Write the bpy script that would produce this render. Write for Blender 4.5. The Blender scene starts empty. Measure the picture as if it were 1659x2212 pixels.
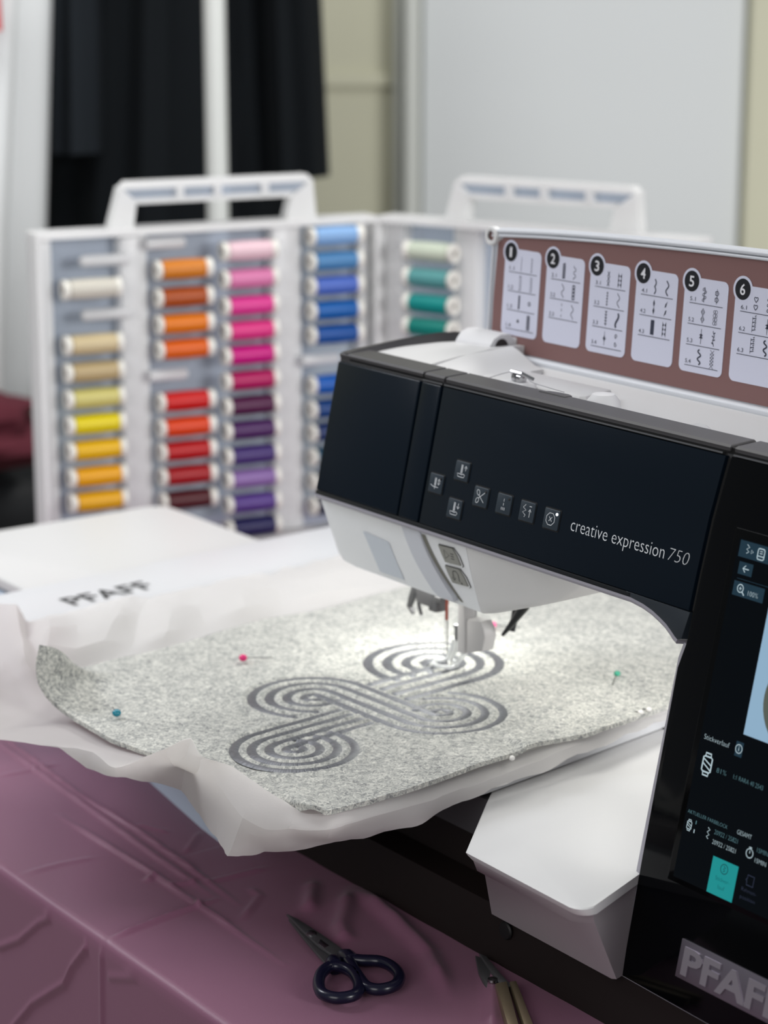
import bpy, bmesh, math, random
from mathutils import Vector, Matrix, noise, kdtree
from mathutils.geometry import tessellate_polygon

sc = bpy.context.scene
col = sc.collection
random.seed(7)
R_ = math.radians

# ------------------------------------------------------------------ camera
CAM = Vector((0.93186, -0.80259, 0.6))
yaw, pitch = R_(36.4), R_(13.96)
fwd = Vector((-math.cos(yaw)*math.cos(pitch), math.sin(yaw)*math.cos(pitch), -math.sin(pitch)))
rgt = Vector((math.sin(yaw), math.cos(yaw), 0))
upv = rgt.cross(fwd)
cd = bpy.data.cameras.new('camera'); co = bpy.data.objects.new('camera', cd); col.objects.link(co)
M = Matrix((rgt, upv, -fwd)).transposed().to_4x4(); M.translation = CAM
co.matrix_world = M
cd.sensor_fit = 'VERTICAL'; cd.sensor_height = 36.0; cd.sensor_width = 27.0
cd.lens = 4800.0/2212.0*36.0
cd.clip_start = 0.05; cd.clip_end = 50
cd.dof.use_dof = True; cd.dof.focus_distance = 1.315; cd.dof.aperture_fstop = 6.6
sc.camera = co

# ------------------------------------------------------------------ world, lights, exposure
wd = bpy.data.worlds.new('world'); sc.world = wd; wd.use_nodes = True
bg = wd.node_tree.nodes['Background']; bg.inputs[0].default_value = (0.93, 0.96, 1.0, 1); bg.inputs[1].default_value = 0.20

def area(name, loc, target, size, power, color=(1, 1, 1), size_y=None, spread=180):
    l = bpy.data.lights.new(name, 'AREA'); l.energy = power; l.color = color
    l.shape = 'RECTANGLE'; l.size = size; l.size_y = size_y or size; l.spread = R_(spread)
    o = bpy.data.objects.new(name, l); col.objects.link(o); o.location = loc
    o.rotation_euler = (Vector(target)-Vector(loc)).to_track_quat('-Z', 'Y').to_euler()
    return o
area('fill_light_front', (1.1, -2.5, 1.35), (-0.3, 0.0, 0.15), 1.8, 27, (1.0, 0.99, 0.98), 1.4)  # added soft fill from the camera side, standing for no known window
area('ceiling_lamp_key', (-0.7, 1.35, 1.9), (-0.3, 0.0, 0.0), 0.5, 12.5, (1.0, 0.985, 0.96), 0.4)
area('window_light_left', (-1.5, -0.75, 1.3), (-0.60, -0.07, 0.0), 0.6, 2.1, (0.93, 0.95, 1.0), 0.6, 60)
area('fill_light_side', (2.4, 0.95, 0.95), (-1.3, 0.75, 0.25), 1.2, 64, (1.0, 1.0, 1.0), 1.0)  # added fill from the right, brightens the back wall and thread case
area('ceiling_lamp_room', (-1.0, 0.0, 1.7), (-1.7, 0.6, 0.1), 0.9, 15, (1.0, 0.99, 0.97), 0.9)

sc.view_settings.view_transform = 'Standard'; sc.view_settings.look = 'None'
sc.view_settings.gamma = 1.0; sc.view_settings.use_curve_mapping = False
sc.view_settings.exposure = 0.22

# ------------------------------------------------------------------ helpers
def lin(c):
    out = []
    for v in c:
        v = v/255.0
        out.append(v/12.92 if v <= 0.04045 else ((v+0.055)/1.055)**2.4)
    return tuple(out)+(1.0,)

MATS = {}
def mat(name, rgb, rough=0.5, metal=0.0, spec=0.5, emit=None, estr=0.0, noise_scale=None, noise_amt=0.0, bump=0.0,
        bump_scale=400, sheen=0.0, trans=0.0, coat=0.0, rgb2=None, subsurf=0.0):
    if name in MATS: return MATS[name]
    m = bpy.data.materials.new(name); m.use_nodes = True
    nt = m.node_tree; b = nt.nodes['Principled BSDF']
    b.inputs['Base Color'].default_value = lin(rgb)
    b.inputs['Roughness'].default_value = rough
    b.inputs['Metallic'].default_value = metal
    b.inputs['Specular IOR Level'].default_value = spec
    b.inputs['Sheen Weight'].default_value = sheen
    b.inputs['Coat Weight'].default_value = coat
    if trans: b.inputs['Transmission Weight'].default_value = trans
    if subsurf:
        b.inputs['Subsurface Weight'].default_value = subsurf; b.inputs['Subsurface Scale'].default_value = 0.005
    if emit:
        b.inputs['Emission Color'].default_value = lin(emit); b.inputs['Emission Strength'].default_value = estr
    tc = None
    if noise_scale or bump:
        tc = nt.nodes.new('ShaderNodeTexCoord')
    if noise_scale:
        n = nt.nodes.new('ShaderNodeTexNoise'); n.inputs['Scale'].default_value = noise_scale; n.inputs['Detail'].default_value = 5
        nt.links.new(tc.outputs['Object'], n.inputs['Vector'])
        mx = nt.nodes.new('ShaderNodeMix'); mx.data_type = 'RGBA'
        c = lin(rgb)
        c2 = lin(rgb2) if rgb2 else tuple(v*(1-noise_amt) for v in c[:3])+(1,)
        mx.inputs['A'].default_value = c2; mx.inputs['B'].default_value = c
        rr = nt.nodes.new('ShaderNodeMapRange'); rr.inputs['From Min'].default_value = 0.3; rr.inputs['From Max'].default_value = 0.7
        nt.links.new(n.outputs['Fac'], rr.inputs['Value']); nt.links.new(rr.outputs['Result'], mx.inputs['Factor'])
        nt.links.new(mx.outputs['Result'], b.inputs['Base Color'])
    if bump:
        n2 = nt.nodes.new('ShaderNodeTexNoise'); n2.inputs['Scale'].default_value = bump_scale; n2.inputs['Detail'].default_value = 4
        nt.links.new(tc.outputs['Object'], n2.inputs['Vector'])
        bp = nt.nodes.new('ShaderNodeBump'); bp.inputs['Strength'].default_value = bump; bp.inputs['Distance'].default_value = 0.001
        nt.links.new(n2.outputs['Fac'], bp.inputs['Height']); nt.links.new(bp.outputs['Normal'], b.inputs['Normal'])
    MATS[name] = m
    return m

def frame(O, u, v, n):
    m = Matrix((Vector(u), Vector(v), Vector(n))).transposed().to_4x4(); m.translation = Vector(O); return m
I4 = Matrix.Identity(4)

def smooth_angle(me, a):
    me.shade_smooth(); me.set_sharp_from_angle(angle=a)

class MB:
    """collects shapes into one bmesh; every face gets a material index"""
    def __init__(s): s.bm = bmesh.new(); s.mi = 0
    def face(s, vs):
        try:
            f = s.bm.faces.new(vs); f.material_index = s.mi; return f
        except ValueError: return None
    def verts(s, pts, F=I4): return [s.bm.verts.new(F @ Vector(p)) for p in pts]
    def poly(s, pts, F=I4): return s.face(s.verts(pts, F))
    def prism(s, out, w0, w1, F=I4, bev=0.0, segs=2, taper=None):
        """outline (u,v) list counter-clockwise, extruded from w0 to w1; bev rounds the w1 rim"""
        n = len(out)
        rings = [[(p[0], p[1], w0) for p in out]]
        if bev > 0:
            ins = lambda d: inset(out, d)
            for k in range(segs+1):
                a = k/segs*math.pi/2
                o = ins(bev*(1-math.cos(a))); w = w1-bev+bev*math.sin(a) if w1 > w0 else w1+bev-bev*math.sin(a)
                rings.append([(p[0], p[1], w) for p in o])
        else: rings.append([(p[0], p[1], w1) for p in out])
        R = [s.verts(r, F) for r in rings]
        for a, b in zip(R[:-1], R[1:]):
            for i in range(n):
                j = (i+1) % n; s.face([a[i], a[j], b[j], b[i]])
        s.cap(R[0][::-1]); s.cap(R[-1])
    def cap(s, ring):
        tris = tessellate_polygon([[v.co for v in ring]])
        if len(ring) <= 4: s.face(ring)
        else:
            f = s.face(ring)
    def loft(s, rings, closed=True, caps=True, F=I4):
        R = [s.verts(r, F) for r in rings]; n = len(R[0])
        for a, b in zip(R[:-1], R[1:]):
            for i in range(n if closed else n-1):
                j = (i+1) % n; s.face([a[i], a[j], b[j], b[i]])
        if caps and closed: s.face(R[0][::-1]); s.face(R[-1])
    def box(s, c, d, F=I4, bev=0.0):
        x, y, z = d[0]/2, d[1]/2, d[2]/2
        out = [(c[0]-x, c[1]-y), (c[0]+x, c[1]-y), (c[0]+x, c[1]+y), (c[0]-x, c[1]+y)]
        if bev: out = rrect(c[0]-x, c[1]-y, c[0]+x, c[1]+y, bev, 3)
        s.prism(out, c[2]-z, c[2]+z, F, bev, 2)
    def lathe(s, prof, F=I4, n=20, caps=True):
        """profile (radius, height) about local z"""
        rings = [[(r*math.cos(2*math.pi*i/n), r*math.sin(2*math.pi*i/n), h) for i in range(n)] for r, h in prof]
        s.loft(rings, True, caps, F)
    def tube(s, pts, rad, n=8, F=I4, closed=False, flat=1.0):
        P = [F @ Vector(p) for p in pts]; m = len(P); R = []
        rads = rad if isinstance(rad, (list, tuple)) else [rad]*m
        prev = None
        for i in range(m):
            if closed: t = P[(i+1) % m]-P[i-1]
            else: t = P[min(i+1, m-1)]-P[max(i-1, 0)]
            t.normalize()
            if prev is None:
                a = Vector((0, 0, 1)) if abs(t.z) < 0.9 else Vector((1, 0, 0))
                x = t.cross(a).normalized()
            else: x = (prev-t*prev.dot(t)).normalized()
            prev = x; y = t.cross(x)
            R.append([s.bm.verts.new(P[i]+x*math.cos(2*math.pi*k/n)*rads[i]+y*math.sin(2*math.pi*k/n)*rads[i]*flat) for k in range(n)])
        for i in range(m if closed else m-1):
            a, b = R[i], R[(i+1) % m]
            for k in range(n): s.face([a[k], a[(k+1) % n], b[(k+1) % n], b[k]])
        if not closed: s.face(R[0][::-1]); s.face(R[-1])
    def stroke(s, pts, wd, F=I4, w=0.0, closed=False):
        """flat printed line of width wd on the plane w of frame F"""
        P = [Vector((p[0], p[1])) for p in pts]; m = len(P); L = []
        for i in range(m):
            a = P[i-1] if (i > 0 or closed) else P[i]; b = P[(i+1) % m] if (i < m-1 or closed) else P[i]
            t = b-a
            if t.length < 1e-9: t = Vector((1, 0))
            t.normalize(); nn = Vector((-t.y, t.x))*wd/2
            L.append((P[i]+nn, P[i]-nn))
        V = [s.verts([(a.x, a.y, w), (b.x, b.y, w)], F) for a, b in L]
        for i in range(m if closed else m-1):
            a, b = V[i], V[(i+1) % m]; s.face([a[0], a[1], b[1], b[0]])
    def disc(s, c, r, F=I4, w=0.0, n=24, ry=None):
        s.poly([(c[0]+r*math.cos(2*math.pi*i/n), c[1]+(ry or r)*math.sin(2*math.pi*i/n), w) for i in range(n)], F)
    def mesh(s, me, F=I4):
        vs = [s.bm.verts.new(F @ v.co) for v in me.vertices]
        for p in me.polygons: s.face([vs[i] for i in p.vertices])
    def bevel(s, width, segs=2, ang=35):
        bmesh.ops.remove_doubles(s.bm, verts=s.bm.verts, dist=1e-6)
        s.bm.normal_update()
        es = [e for e in s.bm.edges if len(e.link_faces) == 2 and e.calc_face_angle(0) > R_(ang)]
        bmesh.ops.bevel(s.bm, geom=es, offset=width, offset_type='OFFSET', segments=segs, profile=0.5, affect='EDGES', clamp_overlap=True)
    def build(s, name, mats, parent=None, smooth=True, fixn=True, loc=None):
        if fixn: bmesh.ops.recalc_face_normals(s.bm, faces=s.bm.faces)
        me = bpy.data.meshes.new(name); s.bm.to_mesh(me); s.bm.free()
        for m in (mats if isinstance(mats, (list, tuple)) else [mats]): me.materials.append(m)
        if smooth: smooth_angle(me, R_(38))
        o = bpy.data.objects.new(name, me)
        return link(o, parent)

ORG = {}
def link(o, parent=None):
    col.objects.link(o); ORG[o.name] = Vector((0, 0, 0))
    if parent is not None:
        o.parent = parent; o.location = -ORG[parent.name]
    return o
def tag(o, label=None, cat=None, group=None, kind=None):
    for k, v in (('label', label), ('category', cat), ('group', group), ('kind', kind)):
        if v: o[k] = v
    return o
def thing(name, loc, label, cat, group=None):
    o = bpy.data.objects.new(name, None); o.empty_display_size = 0.02; col.objects.link(o); o.location = loc
    ORG[o.name] = Vector(loc)
    return tag(o, label, cat, group)

def rrect(x0, y0, x1, y1, r, n=5):
    pts = []
    for cx, cy, a0 in ((x1-r, y0+r, -90), (x1-r, y1-r, 0), (x0+r, y1-r, 90), (x0+r, y0+r, 180)):
        for k in range(n+1):
            a = R_(a0+90*k/n); pts.append((cx+r*math.cos(a), cy+r*math.sin(a)))
    return pts
def inset(out, d):
    n = len(out); res = []
    for i in range(n):
        p0, p1, p2 = Vector(out[i-1][:2]), Vector(out[i][:2]), Vector(out[(i+1) % n][:2])
        a = (p1-p0); b = (p2-p1)
        if a.length < 1e-9 or b.length < 1e-9: res.append(tuple(p1)); continue
        a.normalize(); b.normalize()
        na, nb = Vector((-a.y, a.x)), Vector((-b.y, b.x))
        m = na+nb
        if m.length < 1e-6: m = na
        m.normalize(); k = max(0.35, m.dot(na))
        q = p1+m*d/k; res.append((q.x, q.y))
    return res
def catmull(P, per, closed=False):
    P = [Vector(p) for p in P]; n = len(P); out = []
    for i in range(n if closed else n-1):
        if closed: a, b, c, d = P[i-1], P[i], P[(i+1) % n], P[(i+2) % n]
        else: a, b, c, d = P[max(i-1, 0)], P[i], P[i+1], P[min(i+2, n-1)]
        for k in range(per):
            t = k/per
            out.append(0.5*((2*b)+(c-a)*t+(2*a-5*b+4*c-d)*t*t+(3*b-a-3*c+d)*t*t*t))
    if not closed: out.append(P[-1].copy())
    return out

_txt = {}
def text_mesh(s, size, offset=0.0, align='LEFT', xs=1.0, shear=0.0):
    key = (s, size, offset, align, xs, shear)
    if key in _txt: return _txt[key]
    c = bpy.data.curves.new('t', 'FONT'); c.body = s; c.size = size; c.offset = offset; c.align_x = align; c.shear = shear
    c.resolution_u = 3
    o = bpy.data.objects.new('t', c); col.objects.link(o)
    dg = bpy.context.evaluated_depsgraph_get(); dg.update()
    me = bpy.data.meshes.new_from_object(o.evaluated_get(dg))
    bpy.data.objects.remove(o); bpy.data.curves.remove(c)
    if xs != 1.0:
        for v in me.vertices: v.co.x *= xs
    _txt[key] = me
    return me
def fit_text(s, width, height_cap, offset=0.0, shear=0.0):
    """text whose cap height and total width are given"""
    me = text_mesh(s, 1.0, offset, shear=shear).copy()
    xs = [v.co.x for v in me.vertices]
    w = max(xs)-min(xs); x0 = min(xs)
    for v in me.vertices:
        v.co.x = (v.co.x-x0)*width/w; v.co.y *= height_cap/0.70
    return me

# ------------------------------------------------------------------ materials
WHITE = mat('white_plastic', (214, 214, 214), 0.42, bump=0.05, bump_scale=1500)
CREAMW = mat('satin_white_plastic', (212, 212, 214), 0.5)
GREYP = mat('light_grey_plastic', (178, 182, 190), 0.45)
LIP = mat('lavender_grey_trim', (146, 144, 153), 0.4)
BLACKP = mat('black_gloss_panel', (9, 20, 30), 0.24, spec=0.2, bump=0.015, bump_scale=2500)
BLACKT = mat('black_trim', (14, 18, 22), 0.35)
GAP = mat('black_gap', (4, 4, 5), 0.6)
TOPRIM = mat('anthracite_top_rim', (62, 61, 63), 0.42)
KEYM = mat('slate_button', (36, 48, 58), 0.45)
INK = mat('pale_grey_print', (196, 200, 204), 0.5, emit=(196, 200, 204), estr=0.10)
INKDIM = mat('dim_grey_print', (150, 156, 160), 0.5)
GLASS = mat('black_glass', (3, 4, 6), 0.08, spec=0.1)
STEEL = mat('brushed_steel', (150, 150, 152), 0.25, metal=1.0)
DSTEEL = mat('dark_steel', (98, 98, 100), 0.45, metal=0.7)
PLINTH = mat('brown_black_plinth', (25, 18, 17), 0.6, spec=0.2)
DGREY = mat('dark_grey_plastic', (62, 62, 64), 0.55)
BRONZE = mat('bronze_lid_lining', (124, 91, 89), 0.55, bump=0.1, bump_scale=2500)
SILVER = mat('silver_lid_rim', (205, 208, 214), 0.35)
CARD = mat('pale_lilac_card', (205, 207, 224), 0.6)
DISC = mat('black_number_disc', (14, 16, 24), 0.45)
WPRINT = mat('white_print', (225, 225, 230), 0.5)
GLYPH = mat('navy_print', (44, 48, 66), 0.6)

def felt_material():
    m = bpy.data.materials.new('mottled_grey_felt'); m.use_nodes = True; nt = m.node_tree; b = nt.nodes['Principled BSDF']
    tc = nt.nodes.new('ShaderNodeTexCoord')
    mp = nt.nodes.new('ShaderNodeMapping'); nt.links.new(tc.outputs['Object'], mp.inputs['Vector'])
    n1 = nt.nodes.new('ShaderNodeTexNoise'); n1.inputs['Scale'].default_value = 330; n1.inputs['Detail'].default_value = 6; n1.inputs['Roughness'].default_value = 0.7; n1.inputs['Distortion'].default_value = 1.2
    n2 = nt.nodes.new('ShaderNodeTexNoise'); n2.inputs['Scale'].default_value = 90; n2.inputs['Detail'].default_value = 4
    n3 = nt.nodes.new('ShaderNodeTexNoise'); n3.inputs['Scale'].default_value = 1400; n3.inputs['Detail'].default_value = 3; n3.inputs['Distortion'].default_value = 2.0
    for n in (n1, n2, n3): nt.links.new(mp.outputs['Vector'], n.inputs['Vector'])
    a = nt.nodes.new('ShaderNodeMath'); a.operation = 'MULTIPLY_ADD'; a.inputs[1].default_value = 0.18
    nt.links.new(n2.outputs['Fac'], a.inputs[0]); nt.links.new(n1.outputs['Fac'], a.inputs[2])
    a2 = nt.nodes.new('ShaderNodeMath'); a2.operation = 'MULTIPLY_ADD'; a2.inputs[1].default_value = 0.3
    nt.links.new(n3.outputs['Fac'], a2.inputs[0]); nt.links.new(a.outputs[0], a2.inputs[2])
    r = nt.nodes.new('ShaderNodeValToRGB')
    e = r.color_ramp.elements
    e[0].position = 0.58; e[0].color = lin((112, 114, 115)); e[1].position = 0.92; e[1].color = lin((224, 223, 214))
    k = r.color_ramp.elements.new(0.73); k.color = lin((172, 173, 168))
    nt.links.new(a2.outputs[0], r.inputs['Fac']); nt.links.new(r.outputs['Color'], b.inputs['Base Color'])
    b.inputs['Roughness'].default_value = 0.95; b.inputs['Specular IOR Level'].default_value = 0.15; b.inputs['Sheen Weight'].default_value = 0.15
    bp = nt.nodes.new('ShaderNodeBump'); bp.inputs['Strength'].default_value = 0.45; bp.inputs['Distance'].default_value = 0.0008
    nt.links.new(a2.outputs[0], bp.inputs['Height']); nt.links.new(bp.outputs['Normal'], b.inputs['Normal'])
    return m
FELT = felt_material()

def translucent(name, rgb, fac, tr=(0.8, 0.85, 0.95)):
    m = bpy.data.materials.new(name); m.use_nodes = True; nt = m.node_tree
    nt.nodes.remove(nt.nodes['Principled BSDF']); out = nt.nodes['Material Output']
    t = nt.nodes.new('ShaderNodeBsdfTransparent'); t.inputs['Color'].default_value = tr+(1,)
    d = nt.nodes.new('ShaderNodeBsdfPrincipled'); d.inputs['Base Color'].default_value = lin(rgb); d.inputs['Roughness'].default_value = 0.3
    tl = nt.nodes.new('ShaderNodeBsdfTranslucent'); tl.inputs['Color'].default_value = lin(rgb)
    m1 = nt.nodes.new('ShaderNodeMixShader'); m1.inputs['Fac'].default_value = 0.4
    nt.links.new(d.outputs[0], m1.inputs[1]); nt.links.new(tl.outputs[0], m1.inputs[2])
    m2 = nt.nodes.new('ShaderNodeMixShader'); m2.inputs['Fac'].default_value = fac
    nt.links.new(t.outputs[0], m2.inputs[1]); nt.links.new(m1.outputs[0], m2.inputs[2]); nt.links.new(m2.outputs[0], out.inputs['Surface'])
    return m
def sheet_material():
    m = bpy.data.materials.new('white_nonwoven'); m.use_nodes = True; nt = m.node_tree
    b = nt.nodes['Principled BSDF']; out = nt.nodes['Material Output']
    b.inputs['Base Color'].default_value = lin((240, 238, 236)); b.inputs['Roughness'].default_value = 0.85; b.inputs['Specular IOR Level'].default_value = 0.2
    tc = nt.nodes.new('ShaderNodeTexCoord'); n = nt.nodes.new('ShaderNodeTexNoise'); n.inputs['Scale'].default_value = 900
    nt.links.new(tc.outputs['Object'], n.inputs['Vector'])
    bp = nt.nodes.new('ShaderNodeBump'); bp.inputs['Strength'].default_value = 0.12; bp.inputs['Distance'].default_value = 0.0006
    nt.links.new(n.outputs['Fac'], bp.inputs['Height']); nt.links.new(bp.outputs['Normal'], b.inputs['Normal'])
    tl = nt.nodes.new('ShaderNodeBsdfTranslucent'); tl.inputs['Color'].default_value = lin((244, 242, 240))
    mx = nt.nodes.new('ShaderNodeMixShader'); mx.inputs['Fac'].default_value = 0.58
    nt.links.new(b.outputs[0], mx.inputs[1]); nt.links.new(tl.outputs[0], mx.inputs[2]); nt.links.new(mx.outputs[0], out.inputs['Surface'])
    return m
SHEET = sheet_material()

# ------------------------------------------------------------------ setting: floor, wall, door, trims
WH = Vector((-math.cos(yaw), math.sin(yaw), 0)); RR = Vector((math.sin(yaw), math.cos(yaw), 0))
BGF = frame(Vector((CAM.x, CAM.y, 0)), RR, WH, (0, 0, 1))        # room axes: s along the wall, d into the room, z up
def bgp(s, d, z): return BGF @ Vector((s, d, z))
WALLC = mat('cream_wall_paint', (206, 205, 182), 0.8, noise_scale=3, noise_amt=0.03)
DOORC = mat('white_door_paint', (212, 216, 217), 0.55)
TRIMC = mat('warm_white_trim_paint', (205, 208, 202), 0.6)
m = MB(); m.box((0, 2.0, -0.80), (9, 9, 0.1), BGF); tag(m.build('floor', mat('grey_floor', (120, 112, 104), 0.7)), kind='structure')
m = MB(); m.box((0, 4.15, 0.55), (9, 0.2, 2.6), BGF); wall = tag(m.build('wall_back', WALLC), kind='structure')
m = MB()
for zz in (0.395, 0.402):
    pass
m.box((-0.2, 4.044, 0.392), (0.75, 0.014, 0.022), BGF, 0.003); tag(m.build('trim_3', WALLC), kind='structure')
# white flush door in its frame
m = MB(); m.box((0.352, 4.02, 0.30), (0.57, 0.06, 2.1), BGF, 0.008); tag(m.build('door_1', DOORC), kind='structure')
m = MB()
for s0, s1, dd in ((0.017, 0.032, 0.045), (0.036, 0.064, 0.085)):
    m.box(((s0+s1)/2, 4.05-dd/2+0.003, 0.30), (s1-s0, dd, 2.1), BGF, 0.004)
tag(m.build('trim_1', TRIMC), kind='structure')
m = MB()
m.box((0.70, 4.01, 0.30), (0.12, 0.09, 2.1), BGF, 0.006)
tag(m.build('trim_2', WALLC), kind='structure')

# ------------------------------------------------------------------ table under its cloth
TX0, TX1, TY0, TY1 = -1.10, 0.75, -0.172, 0.85
tb = thing('table', (-0.175, 0.35, -0.75), 'wooden work table hidden under the mauve cloth', 'table')
WOOD = mat('pale_wood', (150, 122, 92), 0.6)
m = MB(); m.box(((TX0+TX1)/2, (TY0+TY1)/2, -0.0135), (TX1-TX0, TY1-TY0, 0.024), bev=0.004); m.build('table_top', WOOD, tb)
for sx in (TX0+0.06, TX1-0.06):
    for sy in (TY0+0.06, TY1-0.06):
        m = MB(); m.box((sx, sy, -0.388), (0.05, 0.05, 0.724)); m.build('leg', WOOD, tb)

def seg_d(px, py, a, b):
    dx, dy = b[0]-a[0], b[1]-a[1]; L2 = dx*dx+dy*dy
    t = max(0, min(1, ((px-a[0])*dx+(py-a[1])*dy)/L2)); return math.hypot(px-a[0]-t*dx, py-a[1]-t*dy), t
CREASES = [  # polyline, half width, height
 ([(-0.70, -0.058), (-0.579, -0.0644), (-0.4444, -0.0729), (-0.3013, -0.0823), (-0.2252, -0.0861)], 0.0035, 0.0018),
 ([(-0.70, -0.049), (-0.5736, -0.0569), (-0.4405, -0.0677), (-0.3606, -0.0678), (-0.286, -0.0729), (-0.21, -0.079)], 0.0028, 0.0022),
 ([(-0.4182, -0.0991), (-0.3525, -0.0992), (-0.2842, -0.0986), (-0.2248, -0.1014), (-0.2078, -0.1015), (-0.1171, -0.1047)], 0.0032, 0.0020),
 ([(-0.2129, -0.172), (-0.2184, -0.1362), (-0.2252, -0.0861)], 0.0032, 0.0022),
 ([(-0.3701, -0.0622), (-0.3419, -0.0517)], 0.003, 0.001),
 ([(-0.5148, -0.097), (-0.5129, -0.0733), (-0.5128, -0.0482)], 0.004, 0.0008),
 ([(-0.3035, -0.0622), (-0.3303, -0.0329)], 0.004, 0.0012),
 ([(-0.3367, -0.1698), (-0.3374, -0.1427), (-0.3335, -0.1145)], 0.005, 0.0008),
 ([(-0.2528, -0.078), (-0.2494, -0.0569), (-0.2472, -0.0316)], 0.004, 0.0012),
 ([(-0.1882, -0.0902), (-0.2123, -0.0608), (-0.2268, -0.0591)], 0.004, 0.0012),
 ([(-0.2842, -0.0986), (-0.278, -0.108)], 0.004, 0.002), ([(-0.262, -0.099), (-0.256, -0.082)], 0.004, 0.0016),
 ([(-0.1848, -0.0081), (-0.138, -0.0476), (-0.12, -0.0573)], 0.009, 0.004),
 ([(-0.1818, -0.0039), (-0.1245, -0.0143), (-0.0731, -0.0269), (-0.0245, -0.051)], 0.009, 0.0045),
 ([(-0.21, -0.02), (-0.17, -0.05)], 0.008, 0.003), ([(-0.04, -0.004), (0.03, -0.06)], 0.008, 0.003),
]
def cloth_h(x, y):
    h = 0.0006*noise.noise((x*14, y*14, 0.3))+0.0005
    if x < -0.72 or x > 0.15 or y > 0.06: return max(h, 0)
    for pl, hw, hh in CREASES:
        best, pos, n = 1e9, 0, len(pl)-1
        for i in range(n):
            d, t = seg_d(x, y, pl[i], pl[i+1])
            if d < best: best, pos = d, (i+t)/n
        if best < 2.2*hw:
            fade = min(1, 5*pos+0.15, 5*(1-pos)+0.15)*(0.55+0.6*(0.5+0.5*noise.noise((x*38, y*38, 7.0))))
            h += 1.6*hh*fade*math.exp(-(best/(hw*0.62))**2)
    # shallow sag either side of the folded strip
    h += 0.0016*(0.5+0.5*noise.noise((x*30, y*22, 2.0)))*max(0, 1-abs(y+0.03)/0.08)*(1 if -0.3 < x < 0.1 else 0)
    return max(h, 0)
SK = [  # wrinkles of the hanging front (x, z)
 ([(-0.2154, -0.0023), (-0.2189, -0.0589), (-0.222, -0.3)], 0.0022, 0.0018),
 ([(-0.3603, -0.0587), (-0.3302, -0.042), (-0.3002, -0.0186), (-0.272, -0.0021)], 0.0016, 0.0018),
 ([(-0.40, -0.17), (-0.3414, -0.109), (-0.3136, -0.0818), (-0.2675, -0.0494), (-0.2557, -0.0324), (-0.2363, -0.0128)], 0.0016, 0.0022),
 ([(-0.2067, -0.0216), (-0.172, -0.0088)], 0.002, 0.0012),
]
def skirt_d(x, z):
    d0 = 0.012*noise.noise((x*3.2, z*1.2, 5.0))*min(1, -z*3)
    for pl, hw, hh in SK:
        d = min(seg_d(x, z, a, b)[0] for a, b in zip(pl[:-1], pl[1:]))
        if d < 3*hw: d0 -= hh*math.exp(-(d/hw)**2)
    return d0
def spaced(a, b, f0, f1, fine, coarse):
    out = []; v = a
    while v < b-1e-6:
        out.append(v); v += fine if f0 <= v < f1 else coarse
    out.append(b); return out
xs = spaced(TX0-0.006, TX1+0.006, -0.66, 0.08, 0.0016, 0.02)
ys = spaced(TY0, TY1+0.006, TY0-1, 0.03, 0.0018, 0.02)
bm = bmesh.new(); rows = []
zs = [-0.55, -0.45, -0.35, -0.25]+[-0.18+0.0022*i for i in range(78)]
for z in zs: rows.append([bm.verts.new((x, TY0-0.006+skirt_d(x, z), z)) for x in xs])
for k in range(1, 5):
    a = k/5*math.pi/2
    rows.append([bm.verts.new((x, TY0-0.006*math.cos(a), -0.006+0.006*math.sin(a)+cloth_h(x, TY0)*math.sin(a))) for x in xs])
for y in ys: rows.append([bm.verts.new((x, y, cloth_h(x, y))) for x in xs])
for z in (-0.05, -0.25, -0.5): rows.append([bm.verts.new((x, TY1+0.012, z)) for x in xs])
for a, b in zip(rows[:-1], rows[1:]):
    for i in range(len(xs)-1): bm.faces.new((a[i], a[i+1], b[i+1], b[i]))
for f in bm.faces: f.smooth = True
me = bpy.data.meshes.new('tablecloth'); bm.to_mesh(me); bm.free()
CLOTH = mat('mauve_cloth', (124, 82, 104), 0.40, spec=0.3, sheen=0.1, bump=0.12, bump_scale=1800)
me.materials.append(CLOTH)
tc_ = bpy.data.objects.new('tablecloth', me); link(tc_)
tag(tc_, 'creased mauve cloth covering the work table and hanging over its front edge', 'tablecloth')

# ------------------------------------------------------------------ clothes rack with hanging clothes
rk = thing('clothes_rack', bgp(-0.216, 3.0, -0.75), 'white metal clothes rack with an upright pole in front of the black coat', 'rack')
WMET = mat('white_painted_metal', (205, 208, 205), 0.4)
m = MB(); m.tube([bgp(-0.222, 2.98, -0.72), bgp(-0.222, 2.98, 1.12)], 0.0145, 16); m.build('pole', WMET, rk)
m = MB(); m.tube([bgp(-0.222, 2.98, 1.1), bgp(-0.222, 3.26, 1.1)], 0.012, 12); m.tube([bgp(-1.5, 3.26, 1.1), bgp(0.1, 3.26, 1.1)], 0.0125, 12); m.build('top_rail', WMET, rk)
m = MB(); m.box((-0.222, 3.02, -0.735), (0.2, 0.3, 0.03), BGF, 0.02); m.build('base', WMET, rk)
for s in (-1.48,):
    m = MB(); m.tube([bgp(s, 3.26, -0.75), bgp(s, 3.26, 1.1)], 0.0145, 12); m.build('leg', WMET, rk)

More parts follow.
